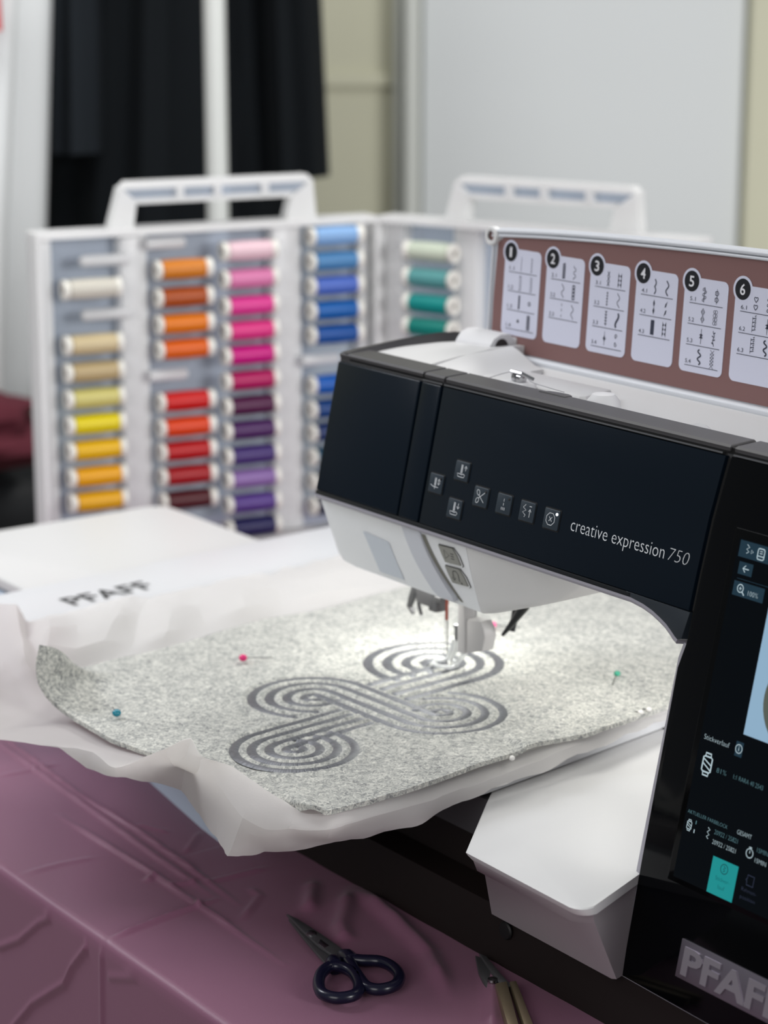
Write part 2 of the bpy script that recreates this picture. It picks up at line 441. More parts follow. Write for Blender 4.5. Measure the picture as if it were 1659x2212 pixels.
def garment(levels, d0, seed, folds=9, amp=0.018, n=56):
    """levels: (z, s_left, s_right, half depth); folded cloth body in room axes"""
    rings = []
    for z, a, b, hd in levels:
        c, hw = (a+b)/2, (b-a)/2; ring = []
        for i in range(n):
            t = 2*math.pi*i/n; cx, sy = math.cos(t), math.sin(t)
            e = 0.75
            px = math.copysign(abs(cx)**e, cx)*hw; py = math.copysign(abs(sy)**e, sy)*hd
            fold = amp*math.sin(folds*px/hw*2.2+seed+1.4*noise.noise((px*6, z*1.6, seed)))*abs(sy)
            ring.append((c+px, d0+py+fold, z))
        rings.append(ring)
    m = MB(); m.loft([[tuple(BGF @ Vector(p)) for p in r] for r in rings])
    return m
def interp_levels(L, k=6):
    out = []
    for a, b in zip(L[:-1], L[1:]):
        for i in range(k): out.append(tuple(a[j]+(b[j]-a[j])*i/k for j in range(4)))
    out.append(L[-1]); return out
COAT = mat('black_wool', (9, 14, 18), 0.9, spec=0.2)
HANG = mat('dark_hanger_wire', (60, 60, 62), 0.3, metal=1.0)
def hook(s, parent):
    m = MB(); P = [bgp(s, 3.26, 0.94), bgp(s, 3.26, 1.06), bgp(s+0.02, 3.26, 1.085), bgp(s+0.018, 3.26, 1.113), bgp(s, 3.26, 1.1215), bgp(s-0.018, 3.26, 1.113)]
    m.tube(P, 0.003, 6); return m.build('hanger_hook', HANG, parent)
ct = thing('coat', bgp(-0.29, 3.26, 0.0), 'long black coat hanging behind the white rack pole', 'coat')
garment(interp_levels([(-0.02, -0.515, -0.105, 0.075), (0.25, -0.50, -0.125, 0.075), (0.6, -0.465, -0.14, 0.075), (0.85, -0.42, -0.16, 0.07), (0.93, -0.36, -0.22, 0.05), (0.97, -0.32, -0.26, 0.035)]), 3.28, 0.4, 7, 0.016).build('body', COAT, ct)
garment(interp_levels([(0.30, -0.165, -0.078, 0.045), (0.55, -0.17, -0.088, 0.045), (0.8, -0.2, -0.13, 0.05), (0.9, -0.25, -0.19, 0.04)]), 3.21, 2.0, 3, 0.008, 32).build('sleeve', COAT, ct)
garment(interp_levels([(0.335, -0.475, -0.40, 0.045), (0.55, -0.47, -0.395, 0.045), (0.8, -0.43, -0.36, 0.05), (0.9, -0.38, -0.32, 0.04)]), 3.19, 4.0, 3, 0.008, 32).build('sleeve', mat('charcoal_wool', (26, 31, 36), 0.9, spec=0.2), ct)
hook(-0.29, ct)
SHIRT = mat('white_cotton', (214, 217, 218), 0.8, sheen=0.2)
wg = thing('blouse', bgp(-0.72, 3.22, 0.0), 'white blouse hanging at the left end of the rack', 'shirt')
garment(interp_levels([(-0.02, -0.86, -0.50, 0.06), (0.03, -0.87, -0.487, 0.065), (0.2, -0.88, -0.468, 0.07), (0.55, -0.87, -0.447, 0.07), (0.85, -0.84, -0.52, 0.06), (0.93, -0.78, -0.66, 0.04)]), 3.06, 1.1, 6, 0.02).build('body', SHIRT, wg)
garment(interp_levels([(-0.0, -0.60, -0.515, 0.035), (0.25, -0.585, -0.50, 0.035), (0.55, -0.55, -0.475, 0.035), (0.8, -0.56, -0.5, 0.03)]), 2.95, 3.0, 3, 0.009, 32).build('sleeve', SHIRT, wg)
hook(-0.72, wg)
rg = thing('scarf', bgp(-0.55, 3.0, 0.5), 'red scarf hanging over the white blouse at the top left', 'scarf')
garment(interp_levels([(0.512, -0.575, -0.486, 0.016), (0.7, -0.575, -0.49, 0.016), (1.08, -0.575, -0.53, 0.014)]), 2.89, 0.3, 3, 0.005, 32).build('drape', mat('red_wool', (196, 24, 40), 0.8), rg)
m = MB(); m.tube([bgp(-0.553, 2.90, 1.075), bgp(-0.553, 3.1, 1.116), bgp(-0.553, 3.27, 1.118)], 0.012, 8); m.build('folded_end', MATS['red_wool'], rg)
# dark bag and wine red jumper heaped on a low stool behind the table
st = thing('stool', bgp(-0.62, 3.0, -0.75), 'dark low stool behind the table at the far left', 'stool')
BLK = mat('black_lacquer', (20, 20, 22), 0.5)
m = MB(); m.box((-0.62, 3.0, -0.32), (0.5, 0.4, 0.04), BGF, 0.03); m.build('seat', BLK, st)
for a in (-0.82, -0.42):
    for b in (2.85, 3.15):
        m = MB(); m.tube([bgp(a, b, -0.75), bgp(a, b, -0.34)], 0.018, 10); m.build('leg', BLK, st)
def lump(s, d, z, rs, rd, rz, seed, amp):
    m = MB(); n = 30; rings = []
    for j in range(1, 16):
        ph = -math.pi/2+math.pi*j/16; r = []
        for i in range(n):
            t = 2*math.pi*i/n; k = 1+amp*noise.noise((math.cos(t)*2+seed, math.sin(t)*2, ph*2))
            r.append(tuple(bgp(s+rs*math.cos(ph)*math.cos(t)*k, d+rd*math.cos(ph)*math.sin(t)*k, z+rz*math.sin(ph)*(1 if ph < 0 else k))))
        rings.append(r)
    m.loft(rings); return m
tag(lump(-0.60, 3.0, -0.175, 0.22, 0.16, 0.122, 1, 0.25).build('bag', mat('black_nylon', (22, 25, 28), 0.6)), 'soft black bag lying on the low stool behind the table', 'bag')
tag(lump(-0.595, 2.86, 0.000, 0.16, 0.09, 0.06, 6, 0.35).build('jumper', mat('wine_wool', (92, 30, 44), 0.9)), 'wine red jumper heaped on the black bag', 'jumper')

# ------------------------------------------------------------------ sewing machine
AL = R_(12.5); TA = math.tan(AL)
FF = frame((0, 0, 0), (1, 0, 0), (0, math.sin(AL), math.cos(AL)), (0, -math.cos(AL), math.sin(AL)))   # leaning front face
sm = thing('sewing_machine', (0, 0.1, 0), 'white and black computer sewing and embroidery machine with raised lid', 'sewing machine')
XL, XG, XR = -0.3075, 0.068, 0.34
# plinth
m = MB()
m.loft([[(-0.30, 0.0, 0), (XR, 0.0, 0), (XR, 0.2, 0), (-0.30, 0.2, 0)], [(-0.30, 0.0075, 0.034), (XR, 0.0075, 0.034), (XR, 0.2, 0.034), (-0.30, 0.2, 0.034)],
        [(-0.30, 0.028, 0.036), (XR, 0.028, 0.036), (XR, 0.2, 0.036), (-0.30, 0.2, 0.036)], [(-0.30, 0.03, 0.06), (XR, 0.03, 0.06), (XR, 0.2, 0.06), (-0.30, 0.2, 0.06)]])
m.build('plinth', PLINTH, sm)
m = MB(); m.lathe([(0.0, 0), (0.0055, 0), (0.0058, 0.0012), (0.0050, 0.0022), (0.0, 0.0024)], frame((-0.036, 0.0045, 0.0235), (1, 0, 0), (0, 0, 1), (0, -1, 0)) , 24); m.build('knee_lever_socket', GAP, sm)
# dark front of the free arm
m = MB(); m.box((-0.15, 0.12, 0.0755), (0.22, 0.19, 0.027)); m.build('free_arm', DGREY, sm)
# bed
top = [(-0.0206, -0.0418), (0.074, -0.0440)]+[(0.074+0.0088*math.sin(a), -0.0352-0.0088*math.cos(a)) for a in (0.4, 0.8, 1.2)]+[(0.0828, -0.0340), (0.0640, 0.0203), (0.30, 0.0203), (0.30, 0.20), (-0.145, 0.20), (-0.145, 0.098), (-0.0733, 0.0173)]
def shift(o, dy, dx=0.0, fr=0.0):
    r = []
    for i, (x, y) in enumerate(o):
        if y < 0.01:
            k = 1.0; r.append((x+(dx if x < 0 else -dx*0.4), y+dy))
        elif y > 0.1 or x > 0.2: r.append((x, y))
        else: r.append((x+(dx if x < 0 else 0), y))
    return r
z3 = lambda o, z: [(x, y, z) for x, y in o]
m = MB()
m.loft([z3(shift(top, 0.0045, 0.002), 0.0860), z3(shift(top, 0.0022, 0.0005), 0.0890), z3(shift(top, 0.0012, 0.0), 0.0908), z3(shift(top, 0.0026, 0.001), 0.0916)])
m.build('bed_plate', WHITE, sm)
m = MB()
b2 = [(-0.0185, -0.0370), (0.0660, -0.0392), (0.0790, -0.0300), (0.0628, 0.0203), (0.30, 0.0203), (0.30, 0.20), (-0.0733, 0.20), (-0.0700, 0.0173)]
b3 = [(-0.0200, -0.0325), (0.0664, -0.0345), (0.0775, -0.0265), (0.0630, 0.0195), (0.30, 0.0195), (0.30, 0.20), (-0.0733, 0.20), (-0.0690, 0.0173)]
b0 = [(-0.0135, -0.0318), (0.0664, -0.0340), (0.0774, -0.0260), (0.0631, 0.0193), (0.30, 0.0193), (0.30, 0.20), (-0.0733, 0.20), (-0.055, 0.0173)]
b1 = [(-0.0430, -0.0020), (0.0670, -0.0030), (0.0690, -0.0010), (0.0655, 0.0120), (0.30, 0.0120), (0.30, 0.20), (-0.0733, 0.20), (-0.060, 0.0120)]
m.loft([z3(b1, 0.0335), z3(b0, 0.0770), z3(b3, 0.0775), z3(b2, 0.0862)])
m.build('bed_skirt', mat('shaded_white_plastic', (158, 152, 155), 0.5), sm)  # white plastic, its base colour darkened to stand for shade on the skirt

# arm body: profile in (y,z) swept along x
def yz_loft(prof_at, xs_):
    return [[(x, y, z) for y, z in prof_at(x)] for x in xs_]
def arm_prof(x):
    return [(0.0560, 0.2385), (0.0560, 0.2425), (0.0760, 0.333), (0.078, 0.3345), (0.092, 0.3345), (0.094, 0.3335), (0.095, 0.323), (0.12, 0.320), (0.155, 0.320), (0.170, 0.3285), (0.205, 0.330), (0.212, 0.32), (0.212, 0.236), (0.20, 0.232), (0.07, 0.2325)]
m = MB(); m.loft(yz_loft(arm_prof, (-0.236, -0.1, 0.0, 0.1, 0.2, XR)))
m.build('arm_shell', WHITE, sm)
# rounded left end of the arm with its domed white top
def end_prof(x):
    t = (x-XL)/0.1; k = min(1, max(0, t)); s_ = math.sqrt(1-(1-k)**2) if k < 1 else 1
    zt = 0.3345+0.0065*s_
    yb = 0.165+0.047*s_
    return [(0.0555, 0.2385), (0.0560, 0.2425), (0.0760, 0.333), (0.078, 0.3345), (0.092, 0.3348), (0.104, 0.3355+0.0010*s_), (0.125, 0.3355+0.0035*s_), (0.150, zt), (yb-0.012, zt-0.001), (yb-0.003, zt-0.006), (yb, zt-0.016), (yb, 0.236), (0.16, 0.2325), (0.07, 0.2325)]
m = MB(); m.loft(yz_loft(end_prof, [XL+d for d in (0.0, 0.001, 0.004, 0.01, 0.02, 0.03, 0.045, 0.06, 0.0705)]))
m.build('arm_end_dome', WHITE, sm)
# curved step from the dome down to the thread trough
m = MB(); rings = []
for x0, dx in ((0.0, 0.0), (0.012, 0.0), (0.026, 0.0)):
    pass
for k in range(11):
    t = k/10; e_ = 0.5-0.5*math.cos(math.pi*t); x = -0.2372+0.036*t
    zf, zm, zk = 0.3352-0.0112*e_, 0.3392-0.0100*e_, 0.3410-0.0112*e_
    rings.append([(x+0.006, 0.0945, zf), (x+0.003, 0.112, (zf+zm)/2), (x, 0.130, zm), (x-0.001, 0.168, zk), (x-0.001, 0.168, 0.312), (x+0.006, 0.0945, 0.312)])
m.loft(rings); m.build('trough_step', WHITE, sm)
# trough furniture: raised thread path ledge with guide and pre-tension disc
m = MB()
m.prism([(-0.2130, 0.1205), (-0.1630, 0.1215), (-0.1160, 0.1245), (-0.1130, 0.128), (-0.120, 0.156), (-0.2150, 0.156), (-0.2160, 0.125)], 0.317, 0.3300, bev=0.002)
m.build('thread_ledge', WHITE, sm)
m = MB(); m.prism(rrect(-0.1790, 0.1085, -0.1530, 0.1225, 0.004), 0.317, 0.3330, bev=0.002); m.build('thread_guide_block', CREAMW, sm)
m = MB(); m.lathe([(0.0, -0.004), (0.0032, -0.004), (0.0036, -0.001), (0.0018, 0.000), (0.0036, 0.001), (0.0032, 0.0045), (0.0, 0.005)], frame((-0.164, 0.1145, 0.3355), (0, 1, 0), (0, 0, 1), (1, 0, 0)), 24)
m.tube([(-0.172, 0.117, 0.3335), (-0.168, 0.112, 0.3395), (-0.158, 0.112, 0.3395), (-0.153, 0.118, 0.3355)], 0.0013, 8)
m.build('tension_disc', mat('polished_steel', (190, 190, 192), 0.1, metal=1.0), sm)
m = MB(); m.lathe([(0.0115, 0.317), (0.0115, 0.328), (0.0105, 0.335), (0.007, 0.3395), (0.0, 0.3405)], frame((-0.0745, 0.108, 0), (1, 0, 0), (0, 1, 0), (0, 0, 1)), 28); m.build('spool_stop', CREAMW, sm)
m = MB(); m.lathe([(0.0, 0.0), (0.0125, 0.0), (0.0125, 0.003), (0.0115, 0.0045), (0.0, 0.0045)], frame((0.0075, 0.107, 0.3225), (0, 0.35, 0.94), (1, 0, 0), (0, 0.94, -0.35)), 32); m.build('spool_cap', CREAMW, sm)
m = MB(); m.prism([(-0.1130, 0.0880), (-0.0880, 0.0880), (-0.0885, 0.0945), (-0.0925, 0.0960), (-0.1010, 0.0955), (-0.1080, 0.0935)], 0.3335, 0.3380, bev=0.0008); m.build('thread_cutter', TOPRIM, sm)
m = MB(); m.lathe([(0.0, 0.31), (0.003, 0.31), (0.003, 0.352), (0.0, 0.353)], frame((0.103, 0.115, 0), (1, 0, 0), (0, 1, 0), (0, 0, 1)), 12); m.build('spool_pin', STEEL, sm)
m = MB(); thr = [(-0.178, 0.098, 0.3345), (-0.1735, 0.108, 0.3375), (-0.168, 0.113, 0.339), (-0.158, 0.115, 0.3380), (-0.146, 0.110, 0.3360), (-0.122, 0.103, 0.3370), (-0.097, 0.0955, 0.3385)]
m.tube(catmull(thr, 6), 0.00022, 5); m.build('upper_thread', mat('grey_thread', (120, 120, 128), 0.5), sm)

# front black panels (between the seams) and anthracite top rim
def panel(name, u0, u1, v0, v1, mt, w1=0.0024, r=0.0012, parent=sm):
    m = MB(); m.prism(rrect(u0, v0, u1, v1, r, 3), -0.003, w1, FF, bev=0.0008); return m.build(name, mt, parent)
panel('seam_backing', XL+0.002, 0.0750, 0.2475, 0.3400, GAP, -0.0004)
panel('seam_backing', 0.0640, 0.0750, 0.2330, 0.2490, GAP, -0.0006)
panel('end_panel', XL+0.0012, -0.2128, 0.2480, 0.3385, BLACKP)
panel('middle_panel', -0.2108, -0.1902, 0.2480, 0.3385, BLACKP)
m = MB(); m.prism([(-0.1880, 0.2480), (0.0638, 0.2480), (0.0642, 0.2700), (0.0654, 0.3020), (0.0690, 0.3385), (-0.1880, 0.3385)], -0.003, 0.0024, FF, bev=0.0008); pm = m.build('button_panel', BLACKP, sm)
m = MB()
for u0, u1 in ((XL, -0.2128), (-0.2108, -0.1902), (-0.1880, 0.0700), (0.0738, XR)):
    m.loft([[(u0, 0.0733, 0.3335), (u1, 0.0733, 0.3335), (u1, 0.0733+0.02, 0.3335), (u0, 0.0733+0.02, 0.3335)],
            [(u0, 0.0731, 0.3355), (u1, 0.0731, 0.3355), (u1, 0.0740+0.0195, 0.3365), (u0, 0.0740+0.0195, 0.3365)],
            [(u0+0.0005, 0.0745, 0.3368), (u1-0.0005, 0.0745, 0.3368), (u1-0.0005, 0.0925, 0.3375), (u0+0.0005, 0.0925, 0.3375)]])
# the rim runs on round the left end
rim_o = [(XL-0.0005, 0.0745), (XL-0.0012, 0.10), (XL-0.0008, 0.13), (XL+0.006, 0.158), (XL+0.022, 0.182), (XL+0.050, 0.2)]
for (a, b) in zip(rim_o[:-1], rim_o[1:]): pass
RO = catmull([(x, y, 0) for x, y in rim_o], 5)
m.loft([[(p.x-0.0005, p.y, 0.240+0.0*i), (p.x-0.0005, p.y, 0.3345+0.006*min(1, i/14)), (p.x+0.001, p.y, 0.3368+0.006*min(1, i/14)), (p.x+0.009-0.004*min(1, i/14), p.y-0.001, 0.3372+0.0068*min(1, i/14)), (p.x+0.012, p.y, 0.33)] for i, p in enumerate(RO)])
m.build('top_rim', TOPRIM, sm)
m = MB(); m.box((0.016, 0.084, 0.3325), (0.645, 0.019, 0.0056)); m.build('rim_seam', GAP, sm)
m = MB()   # thin bright bevel line along the top of the panels
for u0, u1 in ((-0.2105, -0.1898), (-0.188, 0.066), (0.0745, XR)):
    m.prism([(u0, 0.3392), (u1, 0.3392), (u1, 0.3402), (u0, 0.3402)], -0.001, 0.0022, FF)
m.build('bevel_line', STEEL, sm)
# trims under the panels
m = MB(); m.prism([(XL, 0.2448), (0.0155, 0.2448), (0.0155, 0.2478), (XL, 0.2478)], -0.004, 0.0016, FF, bev=0.0006); m.build('lower_bevel', BLACKT, sm)
cv = [(0.0155, 0.2448), (0.026, 0.2435), (0.0345, 0.2415), (0.0415, 0.239), (0.0475, 0.2365), (0.0525, 0.2335), (0.0555, 0.2315), (0.0585, 0.2300)]
m = MB(); m.prism([(0.010, 0.2478), ]+cv+[(0.0615, 0.2312), (0.0642, 0.2475)], -0.02, 0.0016, FF, bev=0.0005); m.build('corner_web', mat('slate_trim', (32, 40, 48), 0.45), sm)
lipv = [(XL, 0.2448), (-0.2, 0.2448), (-0.1, 0.2448), (0.0, 0.2448)]+cv
m = MB()
R2 = []
for i, (u, v) in enumerate(lipv):
    a = Vector(lipv[max(i-1, 0)]); b = Vector(lipv[min(i+1, len(lipv)-1)]); t = (b-a).normalized(); nn = Vector((t.y, -t.x))
    th = 0.0028
    R2.append([(u, v+0.0006, 0.0012), (u+nn.x*th*0.5, v+nn.y*th*0.5, 0.0014), (u+nn.x*th, v+nn.y*th, 0.0004), (u+nn.x*th, v+nn.y*th, -0.016), (u, v+0.0006, -0.016)])
m.loft(R2, F=FF); m.build('arm_lip', LIP, sm)

# needle head: white block under the arm
zb = 0.1885
front_top = [(XL-0.001, 0.0555, 0.2385), (-0.215, 0.0558, 0.2385), (-0.193, 0.0558, 0.2385), (-0.142, 0.0558, 0.2385), (-0.036, 0.0558, 0.2385)]
def headsec(x, yt, zt, yb, zb_, ybk=0.165):
    """section at x from lip to lower edge, slightly bulging, then back"""
    p = []
    for k in range(7):
        t = k/6; y = yt+(yb-yt)*t-0.0010*math.sin(math.pi*t); z = zt+(zb_-zt)*t; p.append((x, y, z))
    p += [(x, yb+0.003, zb_-0.0012), (x, ybk-0.01, zb_-0.0008), (x, ybk, zb_+0.006), (x, ybk, zt), (x, yt+0.02, zt)]
    return p
m = MB()
m.loft([headsec(XL+0.0005, 0.056, 0.2385, 0.0600, 0.2250), headsec(XL+0.003, 0.056, 0.2385, 0.0690, 0.1950), headsec(XL+0.008, 0.056, 0.2385, 0.0700, 0.1900), headsec(-0.285, 0.056, 0.2385, 0.0700, 0.1885), headsec(-0.1455, 0.056, 0.2385, 0.0700, 0.1885)])
hd = m.build('needle_head', mat('head_white', (228, 230, 232), 0.45, bump=0.06, bump_scale=1800), sm)
m = MB()
m.loft([headsec(-0.1450, 0.056, 0.2387, 0.0698, 0.1885), headsec(-0.138, 0.0558, 0.2387, 0.0730, 0.1898), headsec(-0.105, 0.0558, 0.2387, 0.082, 0.2010), headsec(-0.088, 0.0558, 0.2387, 0.0845, 0.2075), headsec(-0.066, 0.0558, 0.2388, 0.082, 0.2215, 0.15), headsec(-0.046, 0.0558, 0.2388, 0.068, 0.2345, 0.13)])
m.build('lamp_housing', WHITE, sm)
# curved lever plate in front of the slot
def lever_sec(v):
    return v
HF = lambda x, t, off: (x, 0.056+(0.07-0.056)*t-0.0010*math.sin(math.pi*t)-off, 0.2385+(0.1885-0.2385)*t)
m = MB(); rings = []
for k in range(15):
    t = 0.0+0.93*k/14; c = -0.2035+0.012*t+0.020*t*t; hw = 0.0095+0.0008*t; off = 0.0018+0.004*t
    if k == 14: hw *= 0.8
    rings.append([HF(c-hw, t, -0.003), HF(c-hw, t, off-0.0008), HF(c-hw+0.001, t, off), HF(c+hw-0.001, t, off), HF(c+hw, t, off-0.0008), HF(c+hw, t, -0.003)])
m.loft(rings); lv = m.build('take_up_cover', mat('lever_grey', (196, 199, 206), 0.45), sm)
m = MB(); rings = []
for k in range(13):
    t = 0.10+0.84*k/12; c = -0.1915+0.010*t+0.021*t*t; hw = 0.0003+0.0026*math.sin(math.pi*min(1, 0.15+0.75*t))
    rings.append([HF(c-hw, t, 0.0004), HF(c+hw, t, 0.0004)])
R3 = [m.verts(r) for r in rings]
for a, b in zip(R3[:-1], R3[1:]): m.face([a[0], a[1], b[1], b[0]])
m.build('thread_slot', mat('olive_shadow_slot', (122, 121, 112), 0.7), sm)
# translucent label square on the end
m = MB(); m.poly([HF(-0.262, 0.36, 0.0005), HF(-0.233, 0.40, 0.0005), HF(-0.226, 0.92, 0.0005), HF(-0.254, 0.93, 0.0005)]); m.build('label_square', mat('pale_blue_label', (196, 203, 212), 0.35), sm)
# two push buttons on the head
BTN = mat('taupe_button', (138, 138, 132), 0.45); BTNI = mat('dark_icon', (62, 62, 60), 0.6)
for (tc2, kind) in ((0.275, 0), (0.555, 1)):
    xa, xb = -0.1745+0.010*(tc2-0.27), -0.1575+0.010*(tc2-0.27)
    P = [HF(xa, tc2-0.10, 0.0012), HF(xb-0.002, tc2-0.115, 0.0012), HF(xb+0.0015, tc2-0.02, 0.0012), HF(xb+0.0035, tc2+0.10, 0.0012), HF(xa+0.0042, tc2+0.12, 0.0012), HF(xa+0.002, tc2+0.02, 0.0012)]
    m = MB(); lo = m.verts([(p[0], p[1]+0.002, p[2]) for p in P]); hi = m.verts(P); n = len(P)
    for i in range(n): m.face([lo[i], lo[(i+1) % n], hi[(i+1) % n], hi[i]])
    m.face(hi)
    bt = m.build('head_button', BTN, sm)
    P2 = [Vector(p) for p in P]; c = sum(P2, Vector())/n
    fu = Vector((1, 0, 0)); fv = (Vector(HF(xa, tc2-0.1, 0))-Vector(HF(xa, tc2+0.1, 0))).normalized(); fn = fu.cross(fv)
    Fb = frame(c, fu, fv, fn)
    m = MB()
    if kind == 0:
        m.stroke([(-0.0045, 0.0032), (-0.0045, -0.0032), (0.0005, 0.0)], 0.0005, Fb, 0.0002, True)
        for yy in (0.0018, 0.0, -0.0018): m.stroke([(0.002, yy), (0.0055, yy)], 0.0005, Fb, 0.0002)
    else:
        m.stroke([(0.003, -0.0035), (0.003, 0.002), (0.001, 0.0038), (-0.0015, 0.0036), (-0.0025, 0.002), (-0.0025, -0.002)], 0.0006, Fb, 0.0002)
        m.stroke([(-0.0042, -0.0016), (-0.0025, -0.0036), (-0.0008, -0.0016)], 0.0006, Fb, 0.0002)
        m.disc((0.005, -0.0042), 0.0007, Fb, 0.0002)
    m.build('icon', BTNI, bt, False, False)
    m = MB(); m.stroke([(xb, tc2-0.115), (xb+0.004, tc2-0.03), (xb+0.006, tc2+0.10), (xb+0.0045, tc2+0.12)], 0.0, I4)
    m.bm.free()
    m = MB(); m.tube([HF(xa, tc2-0.108, 0.0004), HF(xb-0.001, tc2-0.125, 0.0004), HF(xb+0.0038, tc2-0.03, 0.0004), HF(xb+0.006, tc2+0.10, 0.0004), HF(xb+0.0048, tc2+0.115, 0.0004)], 0.00035, 5); m.build('button_groove', BTNI, bt)

# keys on the front panel with their printed icons
def key(u, v, strokes_, led=0, circ=None):
    m = MB(); m.prism(rrect(u-0.0069, v-0.0062, u+0.0069, v+0.0062, 0.0008, 2), 0.001, 0.0034, FF, bev=0.0004)
    k = m.build('button', KEYM, sm)
    m = MB()
    for s in strokes_:
        cl = False
        if s[0] == 'c': cl = True; s = s[1:]
        m.stroke([(u+a*0.001, v+b*0.001) for a, b in s], 0.00042, FF, 0.0036, cl)
    m.build('icon', INK, k, False, False)
    if led:
        m = MB(); m.lathe([(0.00085, 0.0), (0.00085, 0.0003), (0.0, 0.0005)], FF @ Matrix.Translation((u+0.0047, v+0.0038, 0.0034)), 14)
        m.build('indicator_light', mat('lit_white_lamp', (255, 255, 255), 0.3, emit=(235, 240, 255), estr=4.0) if led == 2 else GAP, k)
    m = MB(); m.prism(rrect(u-0.0076, v-0.0069, u+0.0076, v+0.0069, 0.001, 2), 0.0018, 0.00255, FF); m.build('button_recess', GAP, k)
foot = [[(-0.4, 4.2), (-0.4, -1.8)], [(0.9, 4.2), (0.9, -1.8)], [(0.2, 4.2), (0.2, -1.2)], ['c', (-3.6, -1.9), (-1.6, -1.9), (0.9, -2.3), (2.6, -1.6), (4.0, -2.4), (3.2, -3.8), (0.5, -3.9), (-2.8, -3.8)]]
def arrow(x, y0, y1):
    s = 1 if y1 > y0 else -1
    return [[(x, y0), (x, y1)], [(x-1.3, y1-1.6*s), (x, y1), (x+1.3, y1-1.6*s)]]
key(-0.1769, 0.2763, [[(-0.8, 3.8), (-0.8, -2.0), (-0.2, -3.6), (0.4, -2.0), (0.4, 3.8)], [(-0.2, 3.6), (-0.2, -1)], [(-4.6, -1.2), (-2.2, -2.2), (3.2, -2.2)]]+arrow(3.2, 0, 3.4)+arrow(3.2, 1, -0.6), 1)
key(-0.1534, 0.2888, foot+arrow(4.0, 0.6, 3.8))
key(-0.1542, 0.2641, foot+arrow(3.9, 4.0, 0.4))
ell = lambda cx, cy, rx, ry, rot=0, n=14: ['c']+[(cx+rx*math.cos(2*math.pi*i/n)*math.cos(rot)-ry*math.sin(2*math.pi*i/n)*math.sin(rot), cy+rx*math.cos(2*math.pi*i/n)*math.sin(rot)+ry*math.sin(2*math.pi*i/n)*math.cos(rot)) for i in range(n)]
key(-0.1308, 0.2763, [ell(-2.3, 2.5, 1.3, 1.8, 0.5), ell(-2.3, -2.5, 1.3, 1.8, -0.5), [(-1.6, 1.2), (4.0, -3.2)], [(-1.6, -1.2), (4.0, 3.2)]], 1)
key(-0.1077, 0.2762, [[(0.2, 3.4), (0.2, 1.6)], [(0.2, 0.7), (0.2, -1.0)], [(-1.2, -2.0), (-1.2, -3.8)], [(0.2, -2.0), (0.2, -3.8)], [(1.6, -2.0), (1.6, -3.8)]], 1)
key(-0.0851, 0.2759, [[(-1.4, 4.2), (-3.6, 2.2), (-0.6, 0.8), (-3.6, -0.8), (-0.6, -2.4), (-1.6, -3.6)], [(3.0, -3.2), (3.0, 1.6)], [(1.8, 0.2), (3.0, 1.9), (4.2, 0.2)], [(2.0, 3.6), (4.2, 3.6)]])
key(-0.0621, 0.2757, [ell(-0.4, 0, 4.1, 3.9, 0.39, 8), [(-1.7, 1.4), (1.0, -1.4)], [(-1.7, -1.4), (1.0, 1.4)]], 2)
# lettering on the arm
m = MB(); m.mesh(fit_text('creative expression', 0.0812, 0.0082, -0.012), FF @ Matrix.Translation((-0.0445, 0.2724, 0.0026)))
m.mesh(fit_text('750', 0.0165, 0.0078, -0.026, 0.18), FF @ Matrix.Translation((0.0402, 0.2724, 0.0026)))
m.build('model_lettering', INK, pm, False, False)

# column: black glass front with chamfered grey edge
m = MB()
m.loft([[(0.0625, 0.0085, 0.0325), (0.0660, 0.0058, 0.0325), (XR, 0.0045, 0.0265), (XR, 0.2, 0.0265), (0.0625, 0.2, 0.0325)],
        [(0.0602, 0.0205, 0.0930), (0.0645, 0.0190, 0.0930), (XR, 0.0190, 0.0930), (XR, 0.2, 0.093), (0.0602, 0.2, 0.0930)],
        [(0.0592, 0.0490, 0.2145), (0.0625, 0.0470, 0.2145), (XR, 0.0500, 0.2145), (XR, 0.2, 0.2145), (0.0592, 0.2, 0.2145)],
        [(0.0618, 0.0505, 0.2240), (0.0645, 0.0490, 0.2240), (XR, 0.0490, 0.2240), (XR, 0.2, 0.2240), (0.0618, 0.2, 0.2240)],
        [(0.0740, 0.0545, 0.2245), (0.0745, 0.0535, 0.2245), (XR, 0.0530, 0.2245), (XR, 0.2, 0.2245), (0.0740, 0.2, 0.2245)],
        [(0.0740, 0.0775, 0.3320), (0.0745, 0.0765, 0.3320), (XR, 0.0765, 0.3320), (XR, 0.095, 0.332), (0.0740, 0.095, 0.3320)]])
m.build('column_body', LIP, sm)
m = MB()
glass_o = [(0.0665, 0.0335), (XR, 0.0270), (XR, 0.3388), (0.0733, 0.3388), (0.0692, 0.3027), (0.0676, 0.2704), (0.0670, 0.2350), (0.0664, 0.2290), (0.0648, 0.2215), (0.0635, 0.2150), (0.0648, 0.10)]
m.prism(glass_o, -0.0005, 0.0024, FF, bev=0.0006); gl = m.build('column_glass', GLASS, sm)
